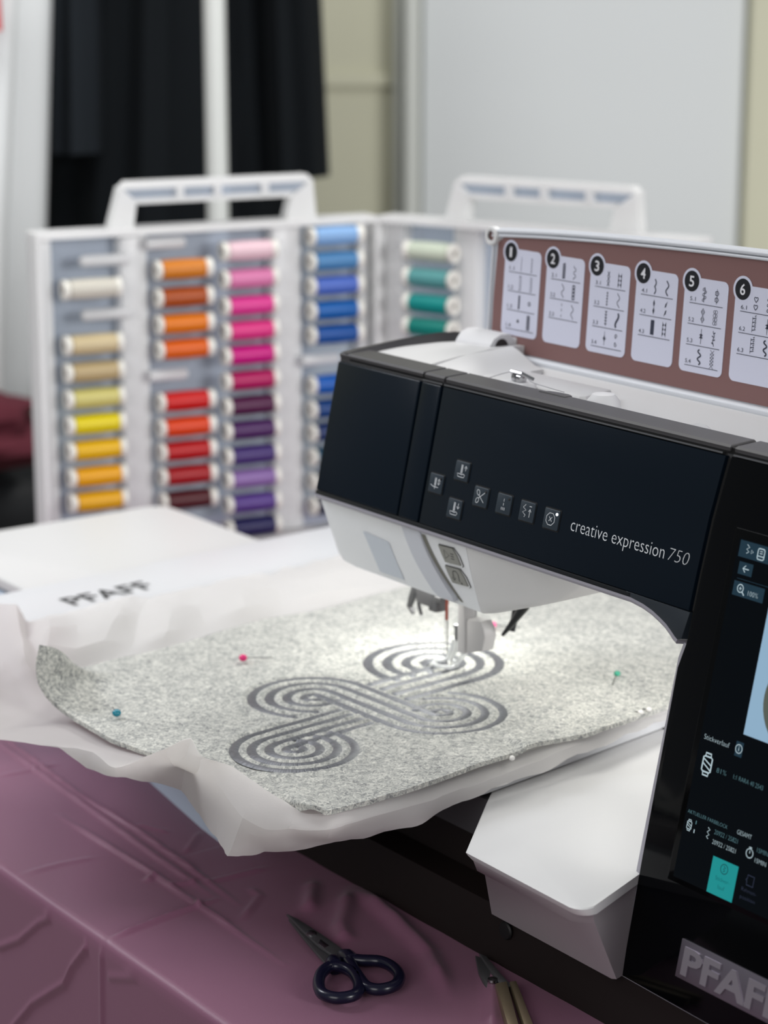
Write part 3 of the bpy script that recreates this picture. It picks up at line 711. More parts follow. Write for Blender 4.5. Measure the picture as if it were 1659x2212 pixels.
# touch screen
SCR = mat('screen_dark', (2, 4, 6), 0.12, spec=0.1, emit=(8, 16, 24), estr=0.2)
SCRB = mat('screen_bar', (18, 44, 58), 0.2, emit=(18, 46, 60), estr=0.35)
SCRI = mat('screen_image', (20, 30, 40), 0.2, emit=(150, 184, 210), estr=0.72)
TEAL = mat('screen_teal', (8, 60, 62), 0.2, emit=(16, 150, 150), estr=0.62)
STX = mat('screen_text', (20, 30, 36), 0.3, emit=(200, 222, 230), estr=0.62)
STD = mat('screen_text_dim', (16, 24, 28), 0.3, emit=(92, 132, 140), estr=0.7)
STT = mat('screen_text_dark', (6, 40, 44), 0.3, emit=(6, 60, 64), estr=0.6)
STV = mat('screen_text_faint', (14, 18, 26), 0.3, emit=(52, 60, 84), estr=0.6)
m = MB(); m.prism(rrect(0.0870, 0.0985, 0.325, 0.3013, 0.001, 2), 0.0018, 0.0027, FF, bev=0.0002); bz = m.build('screen_bezel', mat('screen_bezel_black', (2, 3, 4), 0.12, spec=0.1), sm)
SW = 0.0030
m = MB(); m.prism([(0.0915, 0.1015), (0.318, 0.1015), (0.318, 0.2962), (0.0915, 0.2962)], 0.0024, SW-0.0001, FF); sn = m.build('touchscreen', SCR, sm)
def srect(m, u0, v0, u1, v1, w=SW): m.poly([(u0, v0, w), (u1, v0, w), (u1, v1, w), (u0, v1, w)], FF)
m = MB(); srect(m, 0.0930, 0.2862, 0.316, 0.2955); srect(m, 0.0951, 0.2768, 0.1056, 0.2838); srect(m, 0.0940, 0.2647, 0.1172, 0.2728); srect(m, 0.1185, 0.1795, 0.1240, 0.1878)
m.stroke([(0.0955, 0.2743), (0.316, 0.2743)], 0.0003, FF, SW); m.build('screen_bar', SCRB, sn, False, False)
m = MB(); srect(m, 0.1222, 0.1925, 0.300, 0.2738); im = m.build('image_area', SCRI, sn, False, False)
m = MB(); m.disc((0.158, 0.2168), 0.0265, FF, SW+0.00003, 40); m.build('design_preview', mat('screen_olive', (40, 44, 40), 0.3, emit=(92, 98, 88), estr=0.6), sn, False, False)
m = MB(); srect(m, 0.1180, 0.1015, 0.1375, 0.1220); m.build('screen_tile', TEAL, sn, False, False)
W = SW+0.0001; LW = 0.00045
def icon(mt, fn, name='screen_icon'):
    m = MB(); fn(m); m.build(name, mt, sn, False, False)
def strokes(mt, *P):
    def fn(m):
        for q in P: m.stroke(q[0], q[1], FF, W, len(q) > 2)
    icon(mt, fn)
circ = lambda cx, cy, r, n=20: [(cx+r*math.cos(2*math.pi*i/n), cy+r*math.sin(2*math.pi*i/n)) for i in range(n)]
def stxt(mt, s, u0, v0, u1, cap, off=-0.018): icon(mt, lambda m: m.mesh(fit_text(s, u1-u0, cap, off), FF @ Matrix.Translation((u0, v0, W))), 'screen_text')
strokes(STX, ([(0.0985, 0.2938), (0.1005, 0.2925), (0.0985, 0.2912), (0.1005, 0.2900), (0.0988, 0.2889)], LW), ([(0.1022, 0.2914), (0.1022, 0.2894), (0.1038, 0.2904)], LW*0.8, 1))
strokes(STX, (rrect(0.1071, 0.2875, 0.1120, 0.2935, 0.001, 3), LW*1.4, 1), ([(0.1071, 0.2893), (0.112, 0.2893)], LW*1.2), ([(0.1085, 0.2921), (0.1106, 0.2921)], LW), ([(0.1085, 0.2909), (0.1106, 0.2909)], LW))
strokes(STX, ([(0.0985, 0.2803), (0.1030, 0.2803)], LW*1.2), ([(0.1004, 0.2822), (0.0985, 0.2803), (0.1004, 0.2784)], LW*1.2))
strokes(STX, (circ(0.0995, 0.2692, 0.0022), LW*1.2, 1), ([(0.1011, 0.2676), (0.1029, 0.2658)], LW*1.6), ([(0.0985, 0.2692), (0.1005, 0.2692)], LW), ([(0.0995, 0.2682), (0.0995, 0.2702)], LW))
stxt(STX, '100%', 0.1056, 0.2665, 0.1132, 0.0028)
stxt(STX, 'Stickverlauf', 0.0945, 0.1822, 0.1140, 0.0030)
strokes(STX, (circ(0.1211, 0.1838, 0.0024), LW, 1), ([(0.1211, 0.1826), (0.1211, 0.1844)], LW), ([(0.1211, 0.1848), (0.1211, 0.1853)], LW))
def spool_icon(u, v, h):
    a = h*0.27; b = h*0.29
    P = [([(u-a, v-b), (u-a, v+b), (u-a*0.7, v+b*1.2), (u+a*0.7, v+b*1.2), (u+a, v+b), (u+a, v-b), (u+a*0.7, v-b*1.2), (u-a*0.7, v-b*1.2)], h*0.075, 1)]
    for s in (1, -1): P.append(([(u-a*0.6, v+s*b*1.2), (u-a*0.6, v+s*h*0.5), (u+a*0.6, v+s*h*0.5), (u+a*0.6, v+s*b*1.2)], h*0.075))
    P += [([(u-a, v+b*0.8), (u+a, v-b*0.05)], h*0.06), ([(u-a, v+b*0.1), (u+a, v-b*0.85)], h*0.06)]
    strokes(STX, *P)
spool_icon(0.1004, 0.1690, 0.0125); spool_icon(0.0962, 0.1326, 0.0062)
stxt(STX, '1', 0.1003, 0.1294, 0.1009, 0.0022); stxt(STX, '20922 / 25821', 0.1153, 0.1281, 0.1332, 0.0026)
stxt(STX, 'GESAMT', 0.1316, 0.1389, 0.1424, 0.0026); stxt(STX, '15MIN', 0.1478, 0.1280, 0.1560, 0.0026)
strokes(STX, ([(0.1104, 0.1358), (0.1120, 0.1348), (0.1102, 0.1332), (0.1120, 0.1320), (0.1102, 0.1306), (0.1117, 0.1296)], LW))
strokes(STX, (circ(0.1432, 0.1315, 0.0025), LW, 1), ([(0.1432, 0.1315), (0.1432, 0.1330)], LW), ([(0.1422, 0.1347), (0.1442, 0.1347)], LW*1.4))
stxt(STD, '81%', 0.1083, 0.1668, 0.1157, 0.0028); stxt(STD, '1:1 RARA 40 2543', 0.1212, 0.1670, 0.1435, 0.0026); stxt(STD, 'AKTUELLER FARBBLOCK', 0.0932, 0.1391, 0.1241, 0.0021)
stxt(STD, '1', 0.1006, 0.1345, 0.1012, 0.0022); stxt(STD, '20922 / 25821', 0.1155, 0.1337, 0.1333, 0.0026); stxt(STD, '15MIN', 0.1480, 0.1338, 0.1560, 0.0026)
stxt(STT, 'Stickver-', 0.1226, 0.1100, 0.1334, 0.0024); stxt(STT, 'lauf', 0.1255, 0.1056, 0.1305, 0.0024)
strokes(STT, (circ(0.1277, 0.1173, 0.0027), LW, 1), ([(0.1271, 0.1189), (0.1285, 0.1181), (0.127, 0.1172), (0.1285, 0.1165), (0.1271, 0.1158)], LW*1.2))
stxt(STV, 'Rahmen-', 0.1425, 0.1105, 0.1535, 0.0022); stxt(STV, 'position', 0.1425, 0.1062, 0.1535, 0.0022)
strokes(STV, ([(0.1452, 0.1145), (0.1452, 0.1165), (0.1444, 0.1172), (0.1452, 0.1180), (0.1452, 0.1200), (0.1500, 0.1200), (0.1500, 0.1145)], LW, 1))
# maker's badge
m = MB(); m.prism([(0.1078, 0.0487), (0.20, 0.0487), (0.20, 0.0706), (0.1078, 0.0706)], 0.001, 0.0036, FF, bev=0.0003)
bd = m.build('badge', mat('satin_nickel', (128, 122, 132), 0.38, metal=0.85, bump=0.06, bump_scale=3000), sm)
m = MB(); me_ = fit_text('PFAFF', 0.076, 0.0152, 0.03)
for v in me_.vertices: pass
m.mesh(me_, FF @ Matrix.Translation((0.1118, 0.0520, 0.0044)))
ext = bmesh.ops.extrude_face_region(m.bm, geom=m.bm.faces[:])
for v in [g for g in ext['geom'] if isinstance(g, bmesh.types.BMVert)]: v.co -= FF.to_3x3() @ Vector((0, 0, 0.001))
m.build('badge_lettering', mat('bright_nickel', (176, 170, 178), 0.3, metal=0.85), bd, False)

# raised lid with its stitch chart
aL = math.atan2(0.006, 0.09)
LF = frame((0, 0.18, 0.33), (1, 0, 0), (0, math.sin(aL), math.cos(aL)), (0, -math.cos(aL), math.sin(aL)))
UL, UR = -0.2780, 0.30
ltop = lambda u: 0.0860+0.0108*(1-math.exp(-(u-UL)/0.16))*1.25 if u > UL else 0.086
us = [UL+(UR-UL)*i/40 for i in range(41)]
lo_ = [(UL+0.002, 0.0), (UR, 0.0)]+[(u, ltop(u)) for u in reversed(us[1:])]+[(UL+0.012, ltop(UL+0.012)), (UL+0.004, 0.0842), (UL, 0.079), (UL-0.0002, 0.03)]
m = MB(); m.prism(lo_, -0.006, -0.0005, LF, bev=0.001); ld = m.build('lid', SILVER, sm)
m = MB(); li = [(UL+0.0045, 0.004), (UR, 0.004)]+[(u, ltop(u)-0.0042) for u in reversed(us[1:])]+[(UL+0.012, ltop(UL+0.012)-0.0042), (UL+0.0055, 0.078), (UL+0.004, 0.04)]
m.prism(li, -0.001, 0.0004, LF); m.build('lid_lining', BRONZE, ld)
m = MB()
for dv, rr_, ww in ((0.0, 0.0016, 0.0012), (-0.0030, 0.0011, 0.0014), (0.0004, 0.0022, -0.0035)):
    m.tube([(u, ltop(u)+dv-0.0006, ww) for u in us], rr_, 10, LF)
m.tube([(UL+0.001, 0.0, 0.0004), (UL+0.0004, 0.04, 0.0004), (UL+0.0005, 0.078, 0.0004)], 0.0013, 8, LF)
m.tube([(UL+0.035, 0.0004, 0.001), (UR, 0.0004, 0.001)], 0.0030, 10, LF)
m.build('lid_rim', SILVER, ld)
m = MB(); Fh = LF @ frame((UL+0.0030, 0.0812, 0.0), (0, 1, 0), (0, 0, 1), (1, 0, 0))
m.lathe([(0.0, -0.0015), (0.0034, -0.0015), (0.0034, 0.001), (0.0, 0.001)], LF @ Matrix.Translation((UL+0.0005, 0.0822, 0.001)), 24)
m.mi = 1; m.lathe([(0.0034, 0.0), (0.0068, 0.0), (0.0068, 0.0042), (0.0058, 0.0050), (0.0040, 0.0050), (0.0034, 0.0042)], LF @ Matrix.Translation((UL+0.0005, 0.0822, -0.001)), 28, caps=False)
m.build('lid_corner_cap', [BRONZE, WHITE], ld)
# hinge block
m = MB()
hp = [(0.150, 0.3445)]+[(0.158+0.012*math.sin(a)-0.006, 0.3405+0.008*math.cos(a)) for a in (-0.6, -0.2, 0.2)]+[(0.168, 0.3475), (0.182, 0.3475), (0.184, 0.333), (0.158, 0.333)]
hp = [(0.155, 0.334), (0.156, 0.3405), (0.160, 0.3455), (0.166, 0.348), (0.174, 0.3478), (0.178, 0.3435), (0.179, 0.334)]
m.loft([[(x, y, z) for y, z in hp] for x in (-0.283, -0.28, -0.247, -0.2455)])
m.prism([(UL+0.003, 0.0), (-0.2455, 0.0), (-0.2455, 0.0135), (-0.247, 0.0145), (UL+0.003, 0.0145)], -0.001, 0.0018, LF)
hg = m.build('hinge', CREAMW, sm)
m = MB(); m.lathe([(0.0, 0.0), (0.0055, 0.0), (0.0055, 0.0006), (0.0, 0.0006)], frame((-0.2456, 0.1665, 0.3395), (0, 1, 0), (0, 0, 1), (1, 0, 0)), 20); m.build('hinge_bore', mat('umber_shadow', (40, 34, 34), 0.7), hg)

# printed stitch cards on the lid lining
def W_(f, n, y0, y1): return [(f(y0+(y1-y0)*i/n, i), y0+(y1-y0)*i/n) for i in range(n+1)]
def glyph(m, kind, x, y, F, w):
    """stitch symbol about (x, y), 10 mm tall"""
    h = 0.0048; lw = 0.0005
    S = lambda P, wd=lw, cl=False: m.stroke([(x+a, y+b) for a, b in P], wd, F, w, cl)
    Dm = lambda a, b, rx, ry: m.poly([(x+a, y+b-ry, w), (x+a+rx, y+b, w), (x+a, y+b+ry, w), (x+a-rx, y+b, w)], F)
    if kind == 'line': S([(0, -h), (0, h)], 0.0003)
    elif kind == 'zig': S(W_(lambda t, i: 0.0009*(1 if i % 2 else -1), 14, -h, h))
    elif kind == 'satin': S(W_(lambda t, i: 0.0013*(1 if i % 2 else -1), 26, -h, h), 0.0006)
    elif kind == 'comb':
        S([(0.0012, -h), (0.0012, h)], 0.0003)
        for i in range(7): S([(-0.0012, -h+i*2*h/6), (0.0012, -h+i*2*h/6)], 0.0003)
    elif kind == 'bar': S([(0, -h), (0, h)], 0.0016)
    elif kind == 'eye': S(circ(0, 0.0, 0.0012), 0.0006, True)
    elif kind == 'dot': m.disc((x, y), 0.0012, F, w, 14)
    elif kind == 'grid':
        for i in range(9): S([(-0.0014, -h+i*2*h/8), (0.0014, -h+i*2*h/8)], 0.0007)
        for i in (-0.0014, 0, 0.0014): S([(i, -h), (i, h)], 0.0004)
    elif kind == 'hatch':
        for i in range(9): S([(-0.0012, -h+i*2*h/8), (0.0012, -h+(i+0.6)*2*h/8)], 0.0007)
        for i in (-0.0011, 0.0011): S([(i, -h), (i, h)], 0.0005)
    elif kind == 'wave': S(W_(lambda t, i: 0.0011*math.sin(t/h*4.7), 30, -h, h))
    elif kind == 'step': S(W_(lambda t, i: 0.0010*(1 if (i//2) % 2 else -1), 9, -h, h))
    elif kind == 'dash':
        for a in (-h, -0.0008, 0.0028): S([(0, a), (0, a+0.0020)], 0.0004)
    elif kind == 'honey':
        for s in (1, -1): S(W_(lambda t, i: s*0.0012*math.sin(t/h*6.3), 36, -h, h), 0.0006)
        for i in range(5): S([(-0.0012, -h+i*2*h/4), (0.0012, -h+i*2*h/4)], 0.0005)
    elif kind == 'cross':
        for i in range(3):
            a = -h+i*2*h/3; b = a+2*h/3
            S([(-0.0011, a), (0.0011, b)]); S([(0.0011, a), (-0.0011, b)])
    elif kind == 'plus':
        S([(0, -h), (0, h)], 0.0004)
        for i in range(5): S([(-0.0008, -h*0.8+i*h*0.4), (0.0008, -h*0.8+i*h*0.4)], 0.0005)
    elif kind == 'chev':
        for i in range(5): S([(-0.0010, h*0.9-i*h*0.42+0.0008), (0, h*0.9-i*h*0.42-0.0004), (0.0010, h*0.9-i*h*0.42+0.0008)], 0.0006)
        S([(0, -h), (0, h)], 0.0003)
    elif kind == 'snake': S(W_(lambda t, i: 0.0013*math.sin(t/h*2.6), 26, -h, h), 0.0015)
    elif kind == 'leafd': Dm(0, 0, 0.0008, 0.0030); S([(-0.0016, 0), (0, 0.0008), (0.0016, 0), (0, -0.0008)], 0.0004, True); S([(0, -h), (0, h)], 0.0003)
    elif kind == 'scroll':
        for s in (1, -1): S([(0.0012*math.cos(a)*(1-a/9), s*0.0024+s*0.0019*math.sin(a)*(1-a/9)) for a in [i*0.35 for i in range(20)]], 0.0005)
    elif kind == 'scal': S(W_(lambda t, i: 0.0012*abs(math.sin((t+h)/h*3.14))-0.0006, 30, -h, h), 0.0009)
    elif kind == 'rag': S(W_(lambda t, i: 0.0011*math.sin(t/h*4)+0.0003*(i % 2), 24, -h, h), 0.0009)
    elif kind == 'dia':
        for b in (h/2, -h/2): Dm(0, b, 0.0009, 0.0024)
        S([(0, -h), (0, h)], 0.0003)
    elif kind == 'para':
        for b in (h/2, -h/2): m.poly([(x-0.0010, y+b-0.0018, w), (x+0.0003, y+b-0.001, w), (x+0.0010, y+b+0.0018, w), (x-0.0003, y+b+0.001, w)], F)
        S([(-0.0012, -h), (-0.0006, -h*0.6)], 0.0003); S([(0.0012, h), (0.0006, h*0.6)], 0.0003)
    elif kind == 'block':
        S([(0, -h), (0, h)], 0.0033)
    elif kind == 'tri':
        for b in (-h*0.6, 0, h*0.6):
            for s in (1, -1): m.poly([(x+s*0.0015, y+b-0.0014, w), (x+s*0.0015, y+b+0.0014, w), (x+s*0.0002, y+b, w)][::s], F)
        for s in (1, -1): S([(s*0.0015, -h), (s*0.0015, h)], 0.0003)
    elif kind == 'leaf':
        S(W_(lambda t, i: 0.0004*math.sin(t/h*3), 12, -h, h), 0.0004)
        for i, b in enumerate((-h*0.7, -h*0.35, 0.0, h*0.35, h*0.7)):
            s = 1 if i % 2 else -1; S([(p[0], p[1]) for p in [(s*0.0008+0.0008*math.cos(a)*s, b+0.0008*math.sin(a)+0.0003*s*math.cos(a)) for a in [k*0.7 for k in range(9)]]], 0.0004, True)
    elif kind == 'flow':
        S([(0, -h), (0, h)], 0.0003)
        for b in (-h*0.42, h*0.42):
            S([(0.0014*math.cos(a)*(1+0.15*math.cos(5*a)), b+0.0014*math.sin(a)*(1+0.15*math.cos(5*a))) for a in [i*0.3142 for i in range(20)]], 0.0005, True); m.disc((x, y+b), 0.0004, F, w, 8)
    elif kind == 'dia2':
        for b in (h*0.48, -h*0.48):
            S([(0, b-0.0023), (0.0015, b), (0, b+0.0023), (-0.0015, b)], 0.0005, True); S([(0, b-0.0011), (0.0007, b), (0, b+0.0011), (-0.0007, b)], 0.0003, True)
    elif kind == 'rings':
        for i in range(4):
            b = -h*0.75+i*h*0.5; S(circ(0.0007*(1 if i % 2 else -1), b, 0.0011, 12), 0.0003, True); S(circ(0.0009*(-1 if i % 2 else 1), b, 0.0009, 10), 0.0003, True)
    elif kind == 'vine':
        S(W_(lambda t, i: 0.0006*math.sin(t/h*5), 20, -h, h), 0.0005)
        for i in range(4): S([(0, -h*0.7+i*h*0.45), (0.0014*(1 if i % 2 else -1), -h*0.55+i*h*0.45)], 0.0007)
    elif kind == 'spear':
        S([(0, -h), (0, h)], 0.0004); Dm(0, 0, 0.0008, 0.0026)
        for b in (-0.001, 0.0008): S([(-0.0014, b), (0, b+0.0006), (0.0014, b)], 0.0006)
    elif kind == 'loop':
        S(W_(lambda t, i: 0.0013*math.sin(t/h*6.3)-0.0003, 36, -h, h), 0.0010)
    elif kind == 'lattice':
        for i in range(-2, 3):
            S([(-0.0017, i*0.0021-0.0017), (0.0017, i*0.0021+0.0017)], 0.0003); S([(0.0017, i*0.0021-0.0017), (-0.0017, i*0.0021+0.0017)], 0.0003)
    elif kind == 'hearts':
        for b in (-h*0.5, h*0.5):
            S([(0.0016*math.sin(a)**3, b+0.0019*(0.81*math.cos(a)-0.31*math.cos(2*a)-0.12*math.cos(3*a))) for a in [i*0.3142 for i in range(20)]], 0.0005, True)
    elif kind == 'edge':
        S([(-0.0016, -h), (-0.0016, h)], 0.0003)
        for i in range(4): S([(-0.0016, -h*0.75+i*h*0.5), (0.0014, -h*0.6+i*h*0.5), (0.0002, -h*0.4+i*h*0.5), (0.0014, -h*0.3+i*h*0.5)], 0.0006)
ROWS = [[('line', 'zig'), ('satin', 'comb'), ('bar', 'eye'), ('dot', 'grid')], [('hatch', 'step'), ('wave', 'honey'), ('dash', 'wave')],
        [('cross', 'tri'), ('plus', 'wave'), ('chev', 'snake'), ('leafd', 'scroll')], [('scal', 'rag'), ('dia', 'para'), ('block', 'tri')],
        [('leaf', 'flow'), ('dia2', 'rings'), ('spear', 'vine'), ('loop', 'lattice')], [('hearts', 'leaf'), ('edge', 'spear'), ('edge', 'loop')],
        [('flow', 'dia'), ('cross', 'vine'), ('scal', 'hearts')], [('lattice', 'leaf'), ('wave', 'block'), ('chev', 'flow')]]
for k in range(8):
    u0 = -0.2635+0.0448*k; u1 = u0+0.0385
    m = MB(); m.prism(rrect(u0, 0.0156, u1, 0.0755, 0.0042, 5), 0.0, 0.0007, LF)
    m.disc((u0+0.0060, 0.0729), 0.0083, LF, 0.00075, 28)
    m.mi = 1; m.disc((u0+0.0060, 0.0729), 0.0066, LF, 0.00085, 28)
    m.mi = 2; t_ = fit_text(str(k+1), 0.0022 if k == 0 else 0.0044, 0.0068, 0.012); m.mesh(t_, LF @ Matrix.Translation((u0+(0.0049 if k == 0 else 0.0038), 0.0695, 0.00095)))
    m.mi = 3
    for r_, pair in enumerate(ROWS[k]):
        v = 0.0594-0.0132*r_
        m.stroke([(u0+0.0052, v), (u0+0.0350, v)], 0.00042, LF, 0.00085)
        m.mesh(fit_text('%d.%d' % (k+1, r_+1), 0.0050, 0.0026), LF @ Matrix.Translation((u0+0.0056, v+0.0014, 0.00085)))
        glyph(m, pair[0], u0+0.0180, v+0.0062, LF, 0.00085); glyph(m, pair[1], u0+0.0290, v+0.0062, LF, 0.00085)
    m.build('stitch_card', [CARD, DISC, WPRINT, GLYPH], ld, False, False)

# needle, foot, threader and lever under the head
m = MB(); m.lathe([(0.0002, 0.1175), (0.0005, 0.121), (0.0005, 0.160), (0.0010, 0.163), (0.0010, 0.20)], frame((-0.2445, 0.12, 0), (1, 0, 0), (0, 1, 0), (0, 0, 1)), 12)
nd = m.build('needle', STEEL, sm)
m = MB(); m.tube([(-0.2440, 0.1190, 0.168), (-0.2440, 0.1190, 0.151)], 0.0011, 8); m.build('red_mark', mat('red_brown_enamel', (140, 70, 56), 0.5), nd)
m = MB(); m.tube([(-0.2447, 0.1187, 0.19), (-0.2455, 0.1183, 0.125), (-0.2447, 0.119, 0.119)], 0.00022, 5); m.build('needle_thread', MATS['grey_thread'], nd)
CLEAR = mat('clear_plastic', (236, 238, 238), 0.12, trans=0.55)
m = MB(); m.lathe([(0.0, 0.1385), (0.0018, 0.1385), (0.0018, 0.1475), (0.0026, 0.148), (0.0026, 0.150), (0.0, 0.1505)], frame((-0.2338, 0.12, 0), (1, 0, 0), (0, 1, 0), (0, 0, 1)), 16)
m.build('foot_screw', STEEL, sm)
m = MB()
m.lathe([(0.0, 0.150), (0.0022, 0.150), (0.0022, 0.20), (0.0, 0.20)], frame((-0.2300, 0.132, 0), (1, 0, 0), (0, 1, 0), (0, 0, 1)), 12); m.build('presser_bar', STEEL, sm)
m = MB()
m.tube([(-0.2340, 0.120, 0.139), (-0.2365, 0.120, 0.132), (-0.2400, 0.120, 0.126), (-0.2430, 0.120, 0.1215)], [0.0030, 0.0034, 0.0030, 0.0022], 10)
m.tube([(-0.2340, 0.128, 0.138), (-0.2320, 0.126, 0.128), (-0.2355, 0.122, 0.121)], [0.002, 0.0022, 0.002], 10)
ring = [(-0.2462+0.0085*math.cos(a), 0.1200+0.0085*math.sin(a), 0.1182) for a in [i*math.pi/12 for i in range(24)]]
m.tube(ring, 0.0016, 8, closed=True)
m.build('embroidery_foot', CLEAR, sm)
m = MB(); m.prism(rrect(-0.2290, 0.1160, -0.2195, 0.126, 0.002), 0.1325, 0.192, bev=0.001); m.build('foot_bracket', mat('ivory_grey_plastic', (178, 176, 176), 0.5), sm)
m = MB()
bx = [(-0.2180, 0.1340), (-0.2010, 0.1390), (-0.1978, 0.1500), (-0.1995, 0.1555), (-0.2035, 0.1600), (-0.2165, 0.1590), (-0.2180, 0.157)]
m.prism(bx, -0.126, -0.116, frame((0, 0, 0), (1, 0, 0), (0, 0, 1), (0, -1, 0)), bev=0.001)
m.prism(bx, 0.0, 0.0, frame((0, 0.12, 0), (1, 0, 0), (0, 0, 1), (0, -1, 0)))
m.build('threader_box', mat('ivory_grey_plastic', (178, 176, 176), 0.5), sm)
m = MB(); m.tube([(-0.2005, 0.150, 0.185), (-0.1995, 0.146, 0.168), (-0.198, 0.14, 0.150)], [0.0032, 0.0030, 0.0022], 10)
m.tube([(-0.168, 0.135, 0.188), (-0.176, 0.132, 0.174), (-0.188, 0.130, 0.158), (-0.1945, 0.129, 0.1502)], [0.0036, 0.0036, 0.002, 0.0012], 10)
m.build('presser_lever', BLACKT, sm)
m = MB()
m.tube([(-0.2770, 0.12, 0.188), (-0.2790, 0.12, 0.170), (-0.2850, 0.12, 0.158), (-0.2885, 0.12, 0.150), (-0.2840, 0.12, 0.146)], [0.003, 0.0034, 0.003, 0.0022, 0.0014], 8)
m.tube([(-0.2750, 0.118, 0.186), (-0.2778, 0.118, 0.166), (-0.2745, 0.118, 0.153), (-0.2720, 0.118, 0.148)], 0.0013, 8)
m.box((-0.2640, 0.12, 0.164), (0.018, 0.012, 0.012), bev=0.002); m.box((-0.256, 0.12, 0.170), (0.010, 0.010, 0.03), bev=0.002)
m.tube([(-0.2500, 0.116, 0.166), (-0.2440, 0.116, 0.166)], 0.0034, 10)
m.build('needle_clamp', DSTEEL, sm)
m = MB(); m.tube([(-0.318, 0.116, 0.170), (-0.300, 0.118, 0.176), (-0.285, 0.12, 0.186)], [0.0032, 0.002, 0.002], 8); m.build('threader_lever', WHITE, sm)
# the machine's own work lights
def lamp(name, loc, power, sx, sy):
    l = bpy.data.lights.new(name, 'AREA'); l.shape = 'RECTANGLE'; l.size = sx; l.size_y = sy; l.energy = power; l.color = (1.0, 0.99, 0.93)
    o = bpy.data.objects.new(name, l); col.objects.link(o); o.location = loc; return o
lamp('work_light', (-0.268, 0.128, 0.1860), 0.15, 0.06, 0.07)
lamp('work_light', (-0.125, 0.135, 0.1930), 0.08, 0.05, 0.05)
lamp('work_light', (0.015, 0.11, 0.2310), 0.09, 0.12, 0.06)

# ------------------------------------------------------------------ embroidery unit, hoop, stabiliser, felt
eu = thing('embroidery_unit', (-0.55, 0.13, 0), 'low white embroidery unit standing on the cloth at the left of the sewing machine', 'embroidery unit')
UW = mat('unit_white', (198, 198, 197), 0.45)
m = MB()
def eu_o(d, x1=-0.30): return [(x, y) for x, y in rrect(-0.873+d, 0.014+d, x1, 0.262-d, 0.022, 6)]
fl = [(-0.873, -0.002), (-0.45, -0.008), (-0.33, -0.030), (-0.30, -0.034), (-0.30, 0.262), (-0.873, 0.262)]
m.loft([[(-0.866, 0.000, 0.0005), (-0.45, -0.010, 0.0005), (-0.335, -0.0295, 0.0005), (-0.302, -0.0335, 0.0005), (-0.302, 0.258, 0.0005), (-0.866, 0.258, 0.0005)],
        [(-0.870, 0.010, 0.078), (-0.45, 0.010, 0.078), (-0.335, 0.008, 0.078), (-0.302, 0.008, 0.078), (-0.302, 0.260, 0.078), (-0.870, 0.260, 0.078)]])
m.build('body', mat('unit_blue_grey', (176, 188, 204), 0.35), eu)
m = MB(); m.prism(eu_o(0.004), 0.0778, 0.0812); m.build('seam', GAP, eu)
m = MB(); m.prism(eu_o(0.0), 0.0812, 0.0905, bev=0.003, segs=3); m.build('top_cover', UW, eu)

hp_ = thing('embroidery_hoop', (-0.33, 0.12, 0.1), 'white embroidery hoop clamped to the embroidery unit with black lettering on its side bar', 'embroidery hoop')
HW = mat('hoop_white', (200, 201, 203), 0.4)
m = MB()
m.prism([(-0.6230, -0.065), (-0.5420, -0.065), (-0.5420, 0.46), (-0.6600, 0.46)], 0.0925, 0.1080, bev=0.002, segs=2)
sb = m.build('side_bar', HW, hp_)
m = MB()
BF = frame((-0.560, -0.0045, 0.1083), (-0.0855, 0.9963, 0), (-0.9963, -0.0855, 0), (0, 0, 1))
m.mesh(fit_text('PFAFF', 0.080, 0.0235, 0.016), BF @ Matrix.Translation((0.0, 0.0, 0)))
m.build('hoop_lettering', mat('black_print', (38, 40, 42), 0.6), sb, False, False)
m = MB()
m.prism([(-0.0880, -0.09), (-0.0785, -0.06), (-0.0842, 0.028), (-0.0923, 0.09), (-0.1095, 0.2056), (-0.125, 0.46), (-0.137, 0.46), (-0.1215, 0.2056), (-0.1045, 0.09), (-0.0965, 0.028), (-0.0930, -0.06)], 0.0925, 0.1040, bev=0.0015)
m.prism([(-0.545, -0.0635), (-0.38, -0.102), (-0.0880, -0.09), (-0.0930, -0.076), (-0.38, -0.088), (-0.545, -0.05)], 0.0925, 0.1040, bev=0.0015)
m.prism([(-0.542, 0.448), (-0.125, 0.448), (-0.125, 0.46), (-0.542, 0.46)], 0.0925, 0.1040, bev=0.0015)
m.build('frame', HW, hp_)
m = MB()
m.prism([(-0.53, -0.045), (-0.38, -0.085), (-0.095, -0.075), (-0.130, 0.445), (-0.53, 0.445)], 0.0918, 0.1030)
m.build('hoop_tray', HW, hp_)

